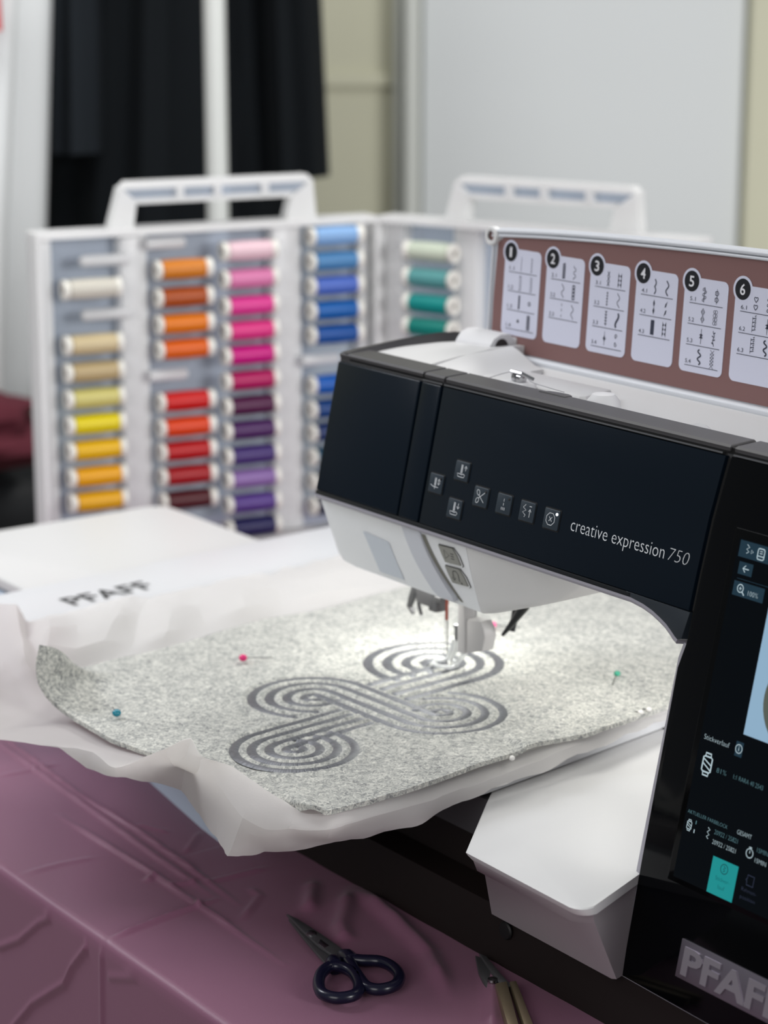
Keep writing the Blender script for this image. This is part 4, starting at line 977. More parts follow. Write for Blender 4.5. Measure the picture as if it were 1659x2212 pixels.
STATIONS = [
 ((-0.4278, 0.1421, 0.112), (-0.4393, 0.1466, 0.119), (-0.4714, 0.1699, 0.121), (-0.537, 0.2192, 0.114)),
 ((-0.4281, 0.112, 0.112), (-0.4437, 0.1139, 0.118), (-0.4748, 0.1304, 0.12), (-0.5345, 0.1702, 0.113)),
 ((-0.4285, 0.0825, 0.112), (-0.4359, 0.0749, 0.12), (-0.467, 0.0865, 0.121), (-0.5303, 0.1217, 0.113)),
 ((-0.422, 0.0329, 0.112), (-0.4383, 0.0391, 0.117), (-0.4633, 0.053, 0.121), (-0.5313, 0.0951, 0.113)),
 ((-0.4128, -0.0127, 0.112), (-0.4229, -0.0024, 0.12), (-0.4589, 0.0241, 0.122), (-0.5294, 0.0707, 0.113)),
 ((-0.4113, -0.0407, 0.112), (-0.4249, -0.0287, 0.119), (-0.4584, -0.002, 0.122), (-0.5304, 0.0471, 0.113)),
 ((-0.4127, -0.0647, 0.112), (-0.4223, -0.0551, 0.121), (-0.4597, -0.025, 0.124), (-0.5291, 0.0234, 0.114)),
 ((-0.4111, -0.0843, 0.112), (-0.4159, -0.0812, 0.124), (-0.4541, -0.0583, 0.126), (-0.5249, -0.0189, 0.116)),
 ((-0.4066, -0.0997, 0.111), (-0.4219, -0.1001, 0.126), (-0.4469, -0.0886, 0.128), (-0.5102, -0.0553, 0.119)),
 ((-0.3948, -0.1134, 0.11), (-0.4142, -0.1116, 0.125), (-0.4378, -0.1045, 0.128), (-0.5004, -0.075, 0.122)),
 ((-0.3849, -0.1206, 0.109), (-0.4037, -0.1262, 0.122), (-0.4154, -0.1233, 0.132), (-0.4966, -0.0863, 0.136)),
 ((-0.3742, -0.1263, 0.108), (-0.3991, -0.1361, 0.115), (-0.4267, -0.1323, 0.124), (-0.5136, -0.1029, 0.132)),
 ((-0.3566, -0.1304, 0.107), (-0.3802, -0.1427, 0.108), (-0.3967, -0.1517, 0.112), (-0.4061, -0.1711, 0.12)),
 ((-0.3341, -0.132, 0.106), (-0.3522, -0.1469, 0.105), (-0.3506, -0.1685, 0.105), (-0.3413, -0.2003, 0.104)),
 ((-0.3022, -0.1356, 0.107), (-0.3192, -0.154, 0.106), (-0.3161, -0.1726, 0.106), (-0.3224, -0.1897, 0.104)),
 ((-0.2759, -0.1365, 0.108), (-0.2812, -0.1523, 0.107), (-0.2806, -0.1645, 0.106), (-0.2855, -0.1663, 0.104)),
 ((-0.2532, -0.134, 0.109), (-0.2528, -0.1478, 0.109), (-0.2548, -0.1575, 0.108), (-0.2641, -0.1579, 0.094)),
 ((-0.2334, -0.1319, 0.11), (-0.2234, -0.1495, 0.11), (-0.2216, -0.1606, 0.109), (-0.2312, -0.1548, 0.098)),
 ((-0.2165, -0.1317, 0.11), (-0.2074, -0.1393, 0.115), (-0.2006, -0.1436, 0.121), (-0.2227, -0.1336, 0.093)),
 ((-0.1936, -0.1303, 0.111), (-0.1796, -0.1335, 0.125), (-0.1756, -0.133, 0.136), (-0.2092, -0.1207, 0.088)),
 ((-0.1662, -0.1271, 0.111), (-0.1493, -0.1356, 0.13), (-0.1599, -0.1341, 0.122), (-0.1797, -0.1254, 0.082)),
 ((-0.1429, -0.1218, 0.111), (-0.1355, -0.1279, 0.128), (-0.1388, -0.1337, 0.112), (-0.1546, -0.1298, 0.076)),
 ((-0.12, -0.1167, 0.111), (-0.1134, -0.1258, 0.124), (-0.1121, -0.1368, 0.105), (-0.1321, -0.1345, 0.072)),
 ((-0.0977, -0.1117, 0.111), (-0.0929, -0.1208, 0.119), (-0.096, -0.1311, 0.103), (-0.1254, -0.1221, 0.073)),
 ((-0.0796, -0.1075, 0.112), (-0.0842, -0.1168, 0.113), (-0.0829, -0.1235, 0.104), (-0.1096, -0.1101, 0.078)),
 ((-0.0788, -0.0897, 0.111), (-0.0752, -0.0956, 0.11), (-0.0672, -0.1046, 0.106), (-0.0929, -0.0918, 0.083)),
 ((-0.0798, -0.0634, 0.111), (-0.0759, -0.0698, 0.109), (-0.0709, -0.0751, 0.103), (-0.0837, -0.0693, 0.085)),
 ((-0.0813, -0.0344, 0.111), (-0.077, -0.0394, 0.109), (-0.0725, -0.0429, 0.102), (-0.0753, -0.0389, 0.087)),
 ((-0.0825, -0.0121, 0.111), (-0.0785, -0.0152, 0.109), (-0.0725, -0.0181, 0.104), (-0.0755, -0.0138, 0.093)),
 ((-0.0843, 0.0111, 0.111), (-0.0799, 0.0083, 0.109), (-0.0742, 0.006, 0.104), (-0.0751, 0.0094, 0.095)),
 ((-0.086, 0.0422, 0.111), (-0.0814, 0.0392, 0.109), (-0.0732, 0.0318, 0.107), (-0.074, 0.0295, 0.099)),
 ((-0.0916, 0.0892, 0.111), (-0.0864, 0.0848, 0.11), (-0.0805, 0.0789, 0.108), (-0.076, 0.0714, 0.101)),
 ((-0.0959, 0.1451, 0.111), (-0.0922, 0.1426, 0.11), (-0.09, 0.1399, 0.107), (-0.0852, 0.1337, 0.103)),
 ((-0.0982, 0.1763, 0.111), (-0.0946, 0.1751, 0.11), (-0.0948, 0.1767, 0.107), (-0.09, 0.171, 0.104)),
 ((-0.1006, 0.202, 0.111), (-0.098, 0.2008, 0.11), (-0.098, 0.2026, 0.107), (-0.0951, 0.2018, 0.104)),
]
# extend the rows behind the arm, out of sight of the front
back_l = [((-0.428, 0.20, .112), (-0.44, 0.205, .119), (-0.473, 0.225, .121), (-0.545, 0.27, .113)), ((-0.430, 0.26, .112), (-0.442, 0.265, .119), (-0.475, 0.285, .120), (-0.548, 0.32, .113)), ((-0.432, 0.34, .112), (-0.444, 0.35, .118), (-0.477, 0.36, .120), (-0.55, 0.38, .113)), ((-0.430, 0.42, .112), (-0.445, 0.435, .116), (-0.475, 0.45, .117), (-0.53, 0.47, .112))]
back_r = [((-0.102, 0.26, .111), (-0.100, 0.262, .110), (-0.100, 0.264, .107), (-0.098, 0.266, .105)), ((-0.104, 0.33, .111), (-0.1, 0.335, .110), (-0.1, 0.34, .107), (-0.1, 0.345, .105)), ((-0.106, 0.42, .111), (-0.102, 0.425, .110), (-0.1, 0.43, .107), (-0.096, 0.44, .105))]
ST = back_l[::-1]+STATIONS+back_r
def inner(p):
    c = Vector((-0.255, 0.15, 0.1065)); v = Vector(p); q = v.lerp(c, 0.12); q.z = min(v.z, 0.1065); return q
rows = [[inner(s[0])]+[Vector(p) for p in s] for s in ST]
for i, r in enumerate(rows[:14]):
    k = (1, -0.6, 0.2, -1, 0.8, -0.3)[i % 6]
    r[2].z += 0.0030*k; r[3].z += 0.0035*k+0.002; r[4].z += 0.0015*k; r[3].x += 0.006*k; r[4].x += 0.003*k
PER = 7
colsP = [catmull([r[j] for r in rows], PER) for j in range(5)]
def linear(P, per):
    out = []
    for a, b in zip(P[:-1], P[1:]):
        for k in range(per): out.append(a.lerp(b, k/per))
    out.append(P[-1].copy()); return out
def crisp(P, per, k): return [a.lerp(b, k) for a, b in zip(catmull(P, per), linear(P, per))]
colsP = [crisp([r[j] for r in rows], PER, 0.55) for j in range(5)]
fine = [crisp([colsP[j][i] for j in range(5)], 7, 0.6) for i in range(len(colsP[0]))]
bm = bmesh.new(); G = []
for i, r in enumerate(fine):
    L = []
    for j, p in enumerate(r):
        t = j/(len(r)-1); a = max(0, t-0.2)
        n1 = noise.noise(Vector((p.x*26, p.y*26, 1.0))); n2 = 1-abs(noise.noise(Vector((p.x*55, p.y*55, 4.0))))*2
        n3 = 1-abs(noise.noise(Vector((p.x*34+3, p.y*34, 8.0))))*2.2; q = p+Vector((0, 0, 1))*(0.0024*n1+0.0012*n2+0.0022*n3)*a
        if i > 90: q += Vector((0.6, -0.8, 0.0))*(0.0030*(0.5-abs(noise.noise(Vector((p.x*30, p.y*30+i*0.02, p.z*40)))))+0.0010*n1)*a
        if j == len(r)-1: q += Vector((noise.noise((i*0.35, 0, 9)), noise.noise((i*0.35, 5, 9)), 0))*0.0012
        L.append(bm.verts.new(q))
    G.append(L)
for a, b in zip(G[:-1], G[1:]):
    for j in range(len(a)-1): bm.faces.new((a[j], b[j], b[j+1], a[j+1]))
for f in bm.faces: f.smooth = True
bmesh.ops.recalc_face_normals(bm, faces=bm.faces)
me = bpy.data.meshes.new('stabilizer_sheet'); bm.to_mesh(me); bm.free(); smooth_angle(me, R_(14)); me.materials.append(SHEET)
so = bpy.data.objects.new('stabilizer_sheet', me); link(so)
tag(so, 'crumpled white stabiliser sheet sticking out around the grey felt', 'fabric sheet')

# embroidery design: four hubs of concentric lines joined by straight bands
Ac, Dc, Bc, Cc = Vector((-0.1718, -0.0592)), Vector((-0.2607, 0.1205)), Vector((-0.2486, 0.0077)), Vector((-0.1726, 0.0586))
RA, RD, RB, RC = 0.0417, 0.0508, 0.0450, 0.0450
KS = [0.922, 0.655, 0.388, 0.13]
def ribbon_paths():
    out = []
    e = Vector((-0.09, 1.0)).normalized(); p = Vector((-e.y, e.x))
    # S band: outer around B becomes inner around C
    Sl = []
    d = Cc-Bc; L = d.length; dn = d/L
    for k in range(4):
        r1, r2 = KS[k]*RB, KS[3-k]*RC
        best = None
        for s in (1, -1):
            ca = (r1+r2)/L; sa = math.sqrt(max(0, 1-ca*ca))
            n_ = Vector((dn.x*ca-s*dn.y*sa, dn.y*ca+s*dn.x*sa))
            if best is None or n_.dot(e) > best.dot(e): best = n_
        n_ = best; T1 = Bc+n_*r1; T2 = Cc-n_*r2; v = (T2-T1).normalized()
        s = 1 if Vector((-n_.y, n_.x)).dot(v) > 0 else -1
        a0 = math.atan2(n_.y, n_.x); pre = []
        for i in range(1, 200):
            a = a0-s*i*math.pi/60; P = Bc+Vector((math.cos(a), math.sin(a)))*r1
            if i*math.pi/60 > 5.4 or (P-Ac).dot(p) < RA*1.06: break
            pre.append(P)
        a1 = math.atan2(-n_.y, -n_.x); post = []
        for i in range(1, 200):
            a = a1-s*i*math.pi/60; P = Cc+Vector((math.cos(a), math.sin(a)))*r2
            if i*math.pi/60 > 5.4 or (P-Dc).dot(-p) < RD*1.06: break
            post.append(P)
        Sl.append((pre[::-1], T1, T2, post))
        out.append(('S', pre[::-1]+[T1.lerp(T2, q/16) for q in range(17)]+post, 0.0034))
    lowA, lowB = Sl[3][1], Sl[3][2]; topA, topB = Sl[0][1], Sl[0][2]
    def hit(P, dr, A, B):
        u = B-A; den = dr.x*u.y-dr.y*u.x; w_ = A-P; return (w_.x*u.y-w_.y*u.x)/den
    for (c, R, pp, ee, A, B, nm) in ((Ac, RA, p, e, lowA, lowB, 'A'), (Dc, RD, -p, -e, topA, topB, 'D')):
        for k in range(4):
            r = KS[k]*R; P0 = c+pp*r
            t = hit(P0, ee, A, B)-0.0050
            if k == 0: t = min(t, 0.092)
            pts = [P0+ee*t*(1-q/14) for q in range(14)]
            end = 2*math.pi-math.acos(min(1, (KS[3]+0.16)*R/r)) if k < 3 else 1.55*math.pi
            n = int(end/(math.pi/60))
            for i in range(n+1):
                a = i*end/n; pts.append(c+pp*r*math.cos(a)-ee*r*math.sin(a))
            out.append((nm, pts, 0.0033 if nm == 'A' else 0.0039))
    return out
RIB = ribbon_paths()
samples = []
for nm, pts, hw in RIB:
    for a, b in zip(pts[:-1], pts[1:]):
        n = max(1, int((b-a).length/0.0012))
        for i in range(n): samples.append((a.lerp(b, i/n), hw))
kd = kdtree.KDTree(len(samples))
for i, (s, hw) in enumerate(samples): kd.insert((s.x, s.y, 0), i)
kd.balance()
def groove(x, y):
    co_, i, d = kd.find((x, y, 0)); hw = samples[i][1]
    g = -0.0010*max(0, min(1, (hw*1.35-d)/(hw*0.3)))
    puff = 0.0010*math.exp(-((d-hw*1.9)/(hw*1.0))**2)
    return g+puff
back = [(-0.3406, -0.1491, 0.158), (-0.3449, -0.1349, 0.152), (-0.3563, -0.1214, 0.142), (-0.3728, -0.1086, 0.13), (-0.3919, -0.0946, 0.119), (-0.4033, -0.0567, 0.115), (-0.4045, -0.0175, 0.115), (-0.4211, 0.0777, 0.115), (-0.4174, 0.1348, 0.115), (-0.4284, 0.2111, 0.115), (-0.431, 0.31, 0.115), (-0.432, 0.42, 0.115)]
left = [(-0.3406, -0.1491, 0.158), (-0.3395, -0.1525, 0.147), (-0.3402, -0.1519, 0.137), (-0.3389, -0.1488, 0.128), (-0.332, -0.1449, 0.12), (-0.316, -0.1416, 0.115), (-0.2827, -0.1427, 0.115), (-0.2522, -0.1429, 0.115), (-0.2151, -0.1340, 0.1145), (-0.15, -0.1195, 0.1130), (-0.0877, -0.1152, 0.115)]
front = [(-0.0877, -0.1152, 0.115), (-0.0753, -0.1153, 0.121), (-0.0689, -0.1116, 0.121), (-0.0751, -0.1, 0.114), (-0.0726, -0.0721, 0.115), (-0.0701, -0.0429, 0.117), (-0.0734, -0.0157, 0.117), (-0.0759, 0.0116, 0.118), (-0.0755, 0.0297, 0.119), (-0.0805, 0.0489, 0.117), (-0.079, 0.0571, 0.12), (-0.083, 0.0816, 0.117), (-0.082, 0.1083, 0.116), (-0.0807, 0.1231, 0.118), (-0.0898, 0.1683, 0.115), (-0.0938, 0.1932, 0.115), (-0.0970, 0.26, 0.115), (-0.0985, 0.34, 0.115), (-0.099, 0.42, 0.115)]
farE = [(-0.432, 0.42, 0.115), (-0.33, 0.424, 0.115), (-0.21, 0.424, 0.115), (-0.099, 0.42, 0.115)]
def arc_sample(P, ts):
    Q = catmull(P, 10); L = [0]
    for a, b in zip(Q[:-1], Q[1:]): L.append(L[-1]+(b-a).length)
    res = []; i = 0
    for t in ts:
        d = t*L[-1]
        while i < len(L)-2 and L[i+1] < d: i += 1
        k = (d-L[i])/max(1e-9, L[i+1]-L[i]); res.append(Q[i].lerp(Q[i+1], min(1, max(0, k))))
    return res
NS, NT = 300, 190
ss = [i/NS for i in range(NS+1)]; ts = [j/NT for j in range(NT+1)]
eb, ef = arc_sample(back, ss), arc_sample(front, ss); el, ee_ = arc_sample(left, ts), arc_sample(farE, ts)
P00, P01, P10, P11 = Vector((-0.405, -0.139, 0.115)), Vector((-0.078, -0.114, 0.115)), Vector((-0.432, 0.42, 0.115)), Vector((-0.099, 0.42, 0.115))
bil = lambda s, t: P00*(1-s)*(1-t)+P01*(1-s)*t+P10*s*(1-t)+P11*s*t
db = [eb[i]-bil(ss[i], 0) for i in range(NS+1)]; df = [ef[i]-bil(ss[i], 1) for i in range(NS+1)]
dl = [el[j]-bil(0, ts[j]) for j in range(NT+1)]; de = [ee_[j]-bil(1, ts[j]) for j in range(NT+1)]
LS, LT = 0.55, 0.33
wf = lambda d: math.exp(-(d/0.030)**2)
bm = bmesh.new(); T, U = [], []
for i, s in enumerate(ss):
    a, b = [], []
    for j, t in enumerate(ts):
        w0, w1, v0, v1 = wf(t*LT), wf((1-t)*LT), wf(s*LS), wf((1-s)*LS)
        p = bil(s, t)+db[i]*w0+df[i]*w1+dl[j]*v0+de[j]*v1-dl[0]*w0*v0-dl[NT]*w1*v0-db[NS]*w0*v1-df[NS]*w1*v1
        h = groove(p.x, p.y)+0.0004*noise.noise((p.x*40, p.y*40, 0))+0.00035*noise.noise((p.x*300, p.y*300, 3))
        # darker shallow trough along the back edge and the lit crease at the curled corner
        h += -0.0015*math.exp(-((s*LS-0.075)/0.03)**2)*math.exp(-(t*LT/0.03)**2)
        edge = min(s*LS, t*LT, (1-t)*LT)
        jit = 0.0006*noise.noise((i*0.9, j*0.9, 2)) if edge < 0.0005 else 0
        a.append(bm.verts.new((p.x+jit, p.y+jit, p.z+h))); b.append(bm.verts.new((p.x+jit*0.5, p.y-jit, p.z+h-0.0030)))
    T.append(a); U.append(b)
for i in range(NS):
    for j in range(NT):
        bm.faces.new((T[i][j], T[i+1][j], T[i+1][j+1], T[i][j+1])); bm.faces.new((U[i][j], U[i][j+1], U[i+1][j+1], U[i+1][j]))
for i in range(NS):
    bm.faces.new((T[i][0], U[i][0], U[i+1][0], T[i+1][0])); bm.faces.new((T[i][NT], T[i+1][NT], U[i+1][NT], U[i][NT]))
for j in range(NT):
    bm.faces.new((T[0][j], T[0][j+1], U[0][j+1], U[0][j])); bm.faces.new((T[NS][j], U[NS][j], U[NS][j+1], T[NS][j+1]))
bmesh.ops.recalc_face_normals(bm, faces=bm.faces)
me = bpy.data.meshes.new('felt_sheet'); bm.to_mesh(me); bm.free(); smooth_angle(me, R_(50))
me.materials.append(FELT); fo = bpy.data.objects.new('felt_sheet', me); link(fo)
tag(fo, 'mottled grey felt sheet in the hoop embroidered with a looping striped knot', 'felt')

def thread_material():
    m = bpy.data.materials.new('grey_embroidery_thread'); m.use_nodes = True; nt = m.node_tree; b = nt.nodes['Principled BSDF']
    b.inputs['Roughness'].default_value = 0.40; b.inputs['Specular IOR Level'].default_value = 0.5; b.inputs['Metallic'].default_value = 0.55; b.inputs['Anisotropic'].default_value = 0.85; b.inputs['Anisotropic Rotation'].default_value = 0.25
    tg = nt.nodes.new('ShaderNodeTangent'); tg.direction_type = 'UV_MAP'; nt.links.new(tg.outputs[0], b.inputs['Tangent'])
    uv = nt.nodes.new('ShaderNodeUVMap')
    mp = nt.nodes.new('ShaderNodeMapping'); mp.inputs['Scale'].default_value = (1100, 90, 1); nt.links.new(uv.outputs['UV'], mp.inputs['Vector'])
    n = nt.nodes.new('ShaderNodeTexNoise'); n.inputs['Scale'].default_value = 1.0; n.inputs['Detail'].default_value = 3; nt.links.new(mp.outputs['Vector'], n.inputs['Vector'])
    r = nt.nodes.new('ShaderNodeValToRGB'); e = r.color_ramp.elements
    e[0].position = 0.3; e[0].color = lin((84, 86, 94)); e[1].position = 0.7; e[1].color = lin((142, 144, 148))
    nt.links.new(n.outputs['Fac'], r.inputs['Fac']); nt.links.new(r.outputs['Color'], b.inputs['Base Color'])
    bp = nt.nodes.new('ShaderNodeBump'); bp.inputs['Strength'].default_value = 0.7; bp.inputs['Distance'].default_value = 0.0005
    nt.links.new(n.outputs['Fac'], bp.inputs['Height']); nt.links.new(bp.outputs['Normal'], b.inputs['Normal'])
    return m
THREAD = thread_material()
for nm, pts, hw in RIB:
    Q = [Vector((p.x, p.y, 0)) for p in pts]; bm = bmesh.new(); uvl = bm.loops.layers.uv.new('UVMap'); prev = None; L = 0.0; rws = []
    # resample evenly
    RS = [Q[0]]; acc = 0
    for a, b in zip(Q[:-1], Q[1:]):
        n = max(1, round((b-a).length/0.0018))
        for i in range(1, n+1): RS.append(a.lerp(b, i/n))
    for i, q in enumerate(RS):
        t = (RS[min(i+1, len(RS)-1)]-RS[max(i-1, 0)]).normalized(); nn = Vector((-t.y, t.x, 0))
        if i: L += (RS[i]-RS[i-1]).length
        row = []
        for k in range(5):
            c = (k-2)/2; jt = 0.00025*noise.noise((q.x*900, q.y*900, k)) if abs(c) == 1 else 0
            P = q+nn*(c*hw+jt); row.append((bm.verts.new((P.x, P.y, 0.1150-0.0010+(0.0009*(1-c*c)**0.7+0.0004 if 0 < i < len(RS)-1 else -0.0004))), L, c*hw))
        rws.append(row)
    for a, b in zip(rws[:-1], rws[1:]):
        for k in range(4):
            f = bm.faces.new((a[k][0], a[k+1][0], b[k+1][0], b[k][0])); f.smooth = True
            for lp, src in zip(f.loops, (a[k], a[k+1], b[k+1], b[k])): lp[uvl].uv = (src[1], src[2])
    bmesh.ops.recalc_face_normals(bm, faces=bm.faces)
    me = bpy.data.meshes.new('stitched_line'); bm.to_mesh(me); bm.free(); me.materials.append(THREAD)
    o = bpy.data.objects.new('stitched_line', me); link(o, fo)

# pins
def pin(p, q, rgb, name, label, r=0.0030):
    t = thing('pin', p, label, 'pin', 'sewing pins in the felt')
    m = MB(); prof = [(max(0.0001, r*math.sin(a)), r*math.cos(a)*0.85) for a in [math.pi*(1-i/10) for i in range(11)]]
    m.lathe(prof, Matrix.Translation(Vector(p)), 16); m.build('pin_head', mat(name, rgb, 0.15, spec=0.6), t)
    m = MB(); m.tube([p, q], 0.0004, 6); m.build('pin_shaft', STEEL, t)
pin((-0.3396, 0.0105, 0.1190), (-0.334, 0.032, 0.1165), (214, 30, 110), 'pink_glass', 'pink headed pin in the felt near the long back edge')
pin((-0.2889, -0.1211, 0.1190), (-0.307, -0.114, 0.1165), (10, 120, 140), 'teal_glass', 'teal headed pin in the felt beside its curled left corner')
pin((-0.1553, 0.2000, 0.1190), (-0.144, 0.185, 0.1165), (40, 150, 120), 'green_glass', 'green headed pin in the felt near the machine column', 0.0024)
pin((-0.2968, 0.2037, 0.1190), (-0.2868, 0.2217, 0.1165), (226, 80, 140), 'rose_glass', 'rose headed pin in the felt behind the presser foot')
for (p, q, lb) in (((-0.0905, 0.1623, 0.1165), (-0.096, 0.162, 0.1155), 'white headed pin at the felt edge beside the column, nearer one of the pair'),
               ((-0.0915, 0.1706, 0.1165), (-0.097, 0.170, 0.1155), 'white headed pin at the felt edge beside the column, farther one of the pair'),
               ((-0.0760, 0.0399, 0.1155), (-0.082, 0.040, 0.1150), 'white headed pin sticking out below the wave of the felt front edge')):
    pin(p, q, (228, 226, 222), 'white_glass', lb, 0.0020)

# ------------------------------------------------------------------ thread case (two upright leaves) and spools
CA, CB = Vector((-1.034, 0.219, 0)), Vector((-0.965, 0.587, 0))
d1 = (CB-CA).normalized(); D2 = Vector((0.94229, 0.33479, 0))
F1 = frame(CA, d1, (0, 0, 1), (d1.y, -d1.x, 0)); F2 = frame(CB, D2, (0, 0, 1), (D2.y, -D2.x, 0))
CASEM = translucent('clear_case_plastic', (214, 222, 232), 0.50)
CASER = translucent('frosted_case_plastic', (244, 244, 243), 0.93)
PEGM = translucent('frosted_peg', (232, 232, 232), 0.92)
cs = thing('thread_case', ((CA+CB)/2), 'open translucent plastic thread case standing behind the embroidery unit with a carrying handle', 'case')
def leaf(F, WL, name, strips):
    H = 0.338; D = -0.030
    m = MB(); m.prism([(0.003, 0.002), (WL-0.003, 0.002), (WL-0.003, H-0.003), (0.003, H-0.003)], D, D+0.002, F)
    b = m.build('back_wall', CASEM, cs)
    m = MB()
    for (u0, v0, u1, v1) in ((0, 0, 0.004, H), (WL-0.004, 0, WL, H), (0.004, 0, WL-0.004, 0.004), (0.004, H-0.006, WL-0.004, H)):
        m.prism([(u0, v0), (u1, v0), (u1, v1), (u0, v1)], D, 0.006, F)
    m.build('rim', CASER, cs)
    for (u0, u1) in strips:
        m = MB(); m.prism(rrect(u0, 0.005, u1, H-0.007, 0.003, 2), D+0.003, -0.010, F, bev=0.002); m.build('divider', CASER, cs)
    m = MB(); hu0, hu1 = WL*0.215, WL*0.82; k = 0.010
    out = [(hu0, H), (hu1, H), (hu1-0.004, H+0.041), (hu1-0.010, H+0.046), (hu0+0.020, H+0.046), (hu0+0.012, H+0.041)]
    iu0, iu1 = hu0+0.025, hu1-0.034
    inn = [(iu0, H+0.001), (iu1, H+0.001), (iu1+0.006, H+0.0235), (iu0+0.004, H+0.0265)]
    # handle frame as four bars
    bars = [[(hu0, H), (iu0, H), (iu0+0.004, H+0.0265), (hu0+0.012, H+0.041)], [(iu1, H), (hu1, H), (hu1-0.004, H+0.041), (iu1+0.006, H+0.0235)],
            [(hu0+0.012, H+0.041), (iu0+0.004, H+0.0265), (iu1+0.006, H+0.0235), (hu1-0.004, H+0.041)]]
    m.prism(bars[0], -0.022, -0.006, F); m.prism(bars[1], -0.022, -0.006, F)
    m.prism([(hu0+0.012, H+0.0385), (hu1-0.004, H+0.0385), (hu1-0.010, H+0.046), (hu0+0.020, H+0.046)], -0.022, -0.006, F)
    m.prism([(iu0+0.002, H+0.0235), (iu1+0.006, H+0.0235), (iu1+0.008, H+0.0285), (iu0, H+0.0285)], -0.022, -0.006, F)
    for q in (0.30, 0.52, 0.80):
        uq = hu0+0.02+(hu1-hu0-0.04)*q; m.prism([(uq-0.004, H+0.027), (uq+0.004, H+0.027), (uq+0.004, H+0.040), (uq-0.004, H+0.040)], -0.022, -0.006, F)
    m.build('handle', CASER, cs)
    m = MB(); m.prism([(hu0+0.016, H+0.028), (hu1-0.01, H+0.028), (hu1-0.01, H+0.039), (hu0+0.018, H+0.039)], -0.015, -0.013, F); m.build('handle_web', CASEM, cs)
leaf(F1, 0.3744, 'leaf', [(0.0915, 0.1205), (0.258, 0.291), (0.005, 0.020), (0.358, 0.369)])
leaf(F2, 0.3744, 'leaf', [(0.004, 0.026), (0.089, 0.118), (0.255, 0.285), (0.354, 0.369)])

# one spool built at the origin, axis along local x (0 .. 0.058), then copied
CORE = mat('ivory_spool_core', (222, 220, 212), 0.45)
def thread_mat(name, rgb):
    m = mat(name, tuple(int(v*0.93) for v in rgb), 0.42, spec=0.3)
    return m
AX = frame((0, 0, 0), (0, 1, 0), (0, 0, 1), (1, 0, 0))
m = MB(); m.lathe([(0.0036, 0.0008), (0.0100, 0.0), (0.0104, 0.0016), (0.0100, 0.0050), (0.0088, 0.0066), (0.0062, 0.0070), (0.0062, 0.0540), (0.0088, 0.0545), (0.0100, 0.0560), (0.0104, 0.0585), (0.0100, 0.0600), (0.0036, 0.0592)], AX, 20, caps=False)
core_me = bpy.data.meshes.new('spool_core'); bmesh.ops.recalc_face_normals(m.bm, faces=m.bm.faces); m.bm.to_mesh(core_me); m.bm.free(); core_me.materials.append(CORE); smooth_angle(core_me, R_(38))
m = MB(); m.lathe([(0.0037, 0.0010), (0.0037, 0.059)], AX, 14, caps=True)
bore_me = bpy.data.meshes.new('spool_bore'); m.bm.to_mesh(bore_me); m.bm.free(); bore_me.materials.append(mat('brown_bore', (84, 74, 66), 0.8))
def thread_mesh():
    m = MB(); pr = [(0.0062, 0.0071)]
    n = 22
    for i in range(n+1):
        t = i/n; z = 0.0072+t*0.0466; r = 0.0098+0.0006*math.sin(math.pi*t)+(0.00012 if i % 2 else 0); pr.append((r, z))
    pr.append((0.0062, 0.0539)); m.lathe(pr, AX, 24, caps=False)
    me = bpy.data.meshes.new('wound_thread'); bmesh.ops.recalc_face_normals(m.bm, faces=m.bm.faces); m.bm.to_mesh(me); m.bm.free(); smooth_angle(me, R_(60))
    return me
th_me = thread_mesh(); th_me.materials.append(CORE)
proto = bpy.data.objects.new('thread_spool', None); proto.empty_display_size = 0.02
pc = bpy.data.objects.new('spool_core', core_me); pb = bpy.data.objects.new('spool_bore', bore_me); pt = bpy.data.objects.new('wound_thread', th_me)
ORD = ['top', 'second', 'third', 'fourth', 'fifth', 'sixth', 'seventh', 'eighth', 'ninth', 'tenth', 'eleventh', 'twelfth']
def spool(F, u, v, cname, rgb, label, group, flip=False):
    o = proto.copy(); col.objects.link(o)
    X = Vector((1, 0, 0)) if not flip else Vector((-1, 0, 0))
    ex = F.to_3x3() @ X; ez = Vector((0, 0, 1)); ey = ez.cross(ex)
    Mx = Matrix((ex, ey, ez)).transposed().to_4x4(); Mx.translation = F @ Vector((u if not flip else u+0.06, v, 0.0015)); o.matrix_world = Mx
    tag(o, label, 'thread spool', group)
    for src in (pc, pb, pt):
        c = src.copy(); col.objects.link(c); c.parent = o
        if src is pt:
            c.material_slots[0].link = 'OBJECT'; c.material_slots[0].material = thread_mat(cname, rgb)
def pegs(F, u0, u1, v, from_right):
    m = MB()
    if from_right: P = [(u1+0.004, v, -0.001), (u0+0.004, v, -0.001), (u0+0.001, v, -0.001), (u0-0.001, v, -0.001)]
    else: P = [(u0-0.004, v, -0.001), (u1-0.004, v, -0.001), (u1-0.001, v, -0.001), (u1, v, -0.001)]
    m.tube(P, [0.0058, 0.0058, 0.0046, 0.001], 12, F); m.build('peg', PEGM, cs)
P_ = 0.0268
zr = lambda k, z0=0.3097: z0-P_*k
C1 = [(1, 'ivory_thread', (206, 202, 190), 'ivory', 0.2808), (3, 'beige_thread', (204, 186, 146), 'beige', 0.2247), (4, 'tan_thread', (186, 164, 122), 'tan', 0.1968), (5, 'straw_thread', (206, 196, 118), 'pale straw yellow', 0.1698), (6, 'yellow_thread', (226, 206, 16), 'lemon yellow', 0.1431), (7, 'golden_thread', (228, 178, 8), 'golden yellow', 0.1162), (8, 'amber_thread', (230, 162, 8), 'amber yellow', 0.0887), (9, 'saffron_thread', (226, 166, 8), 'saffron yellow', 0.0625)]
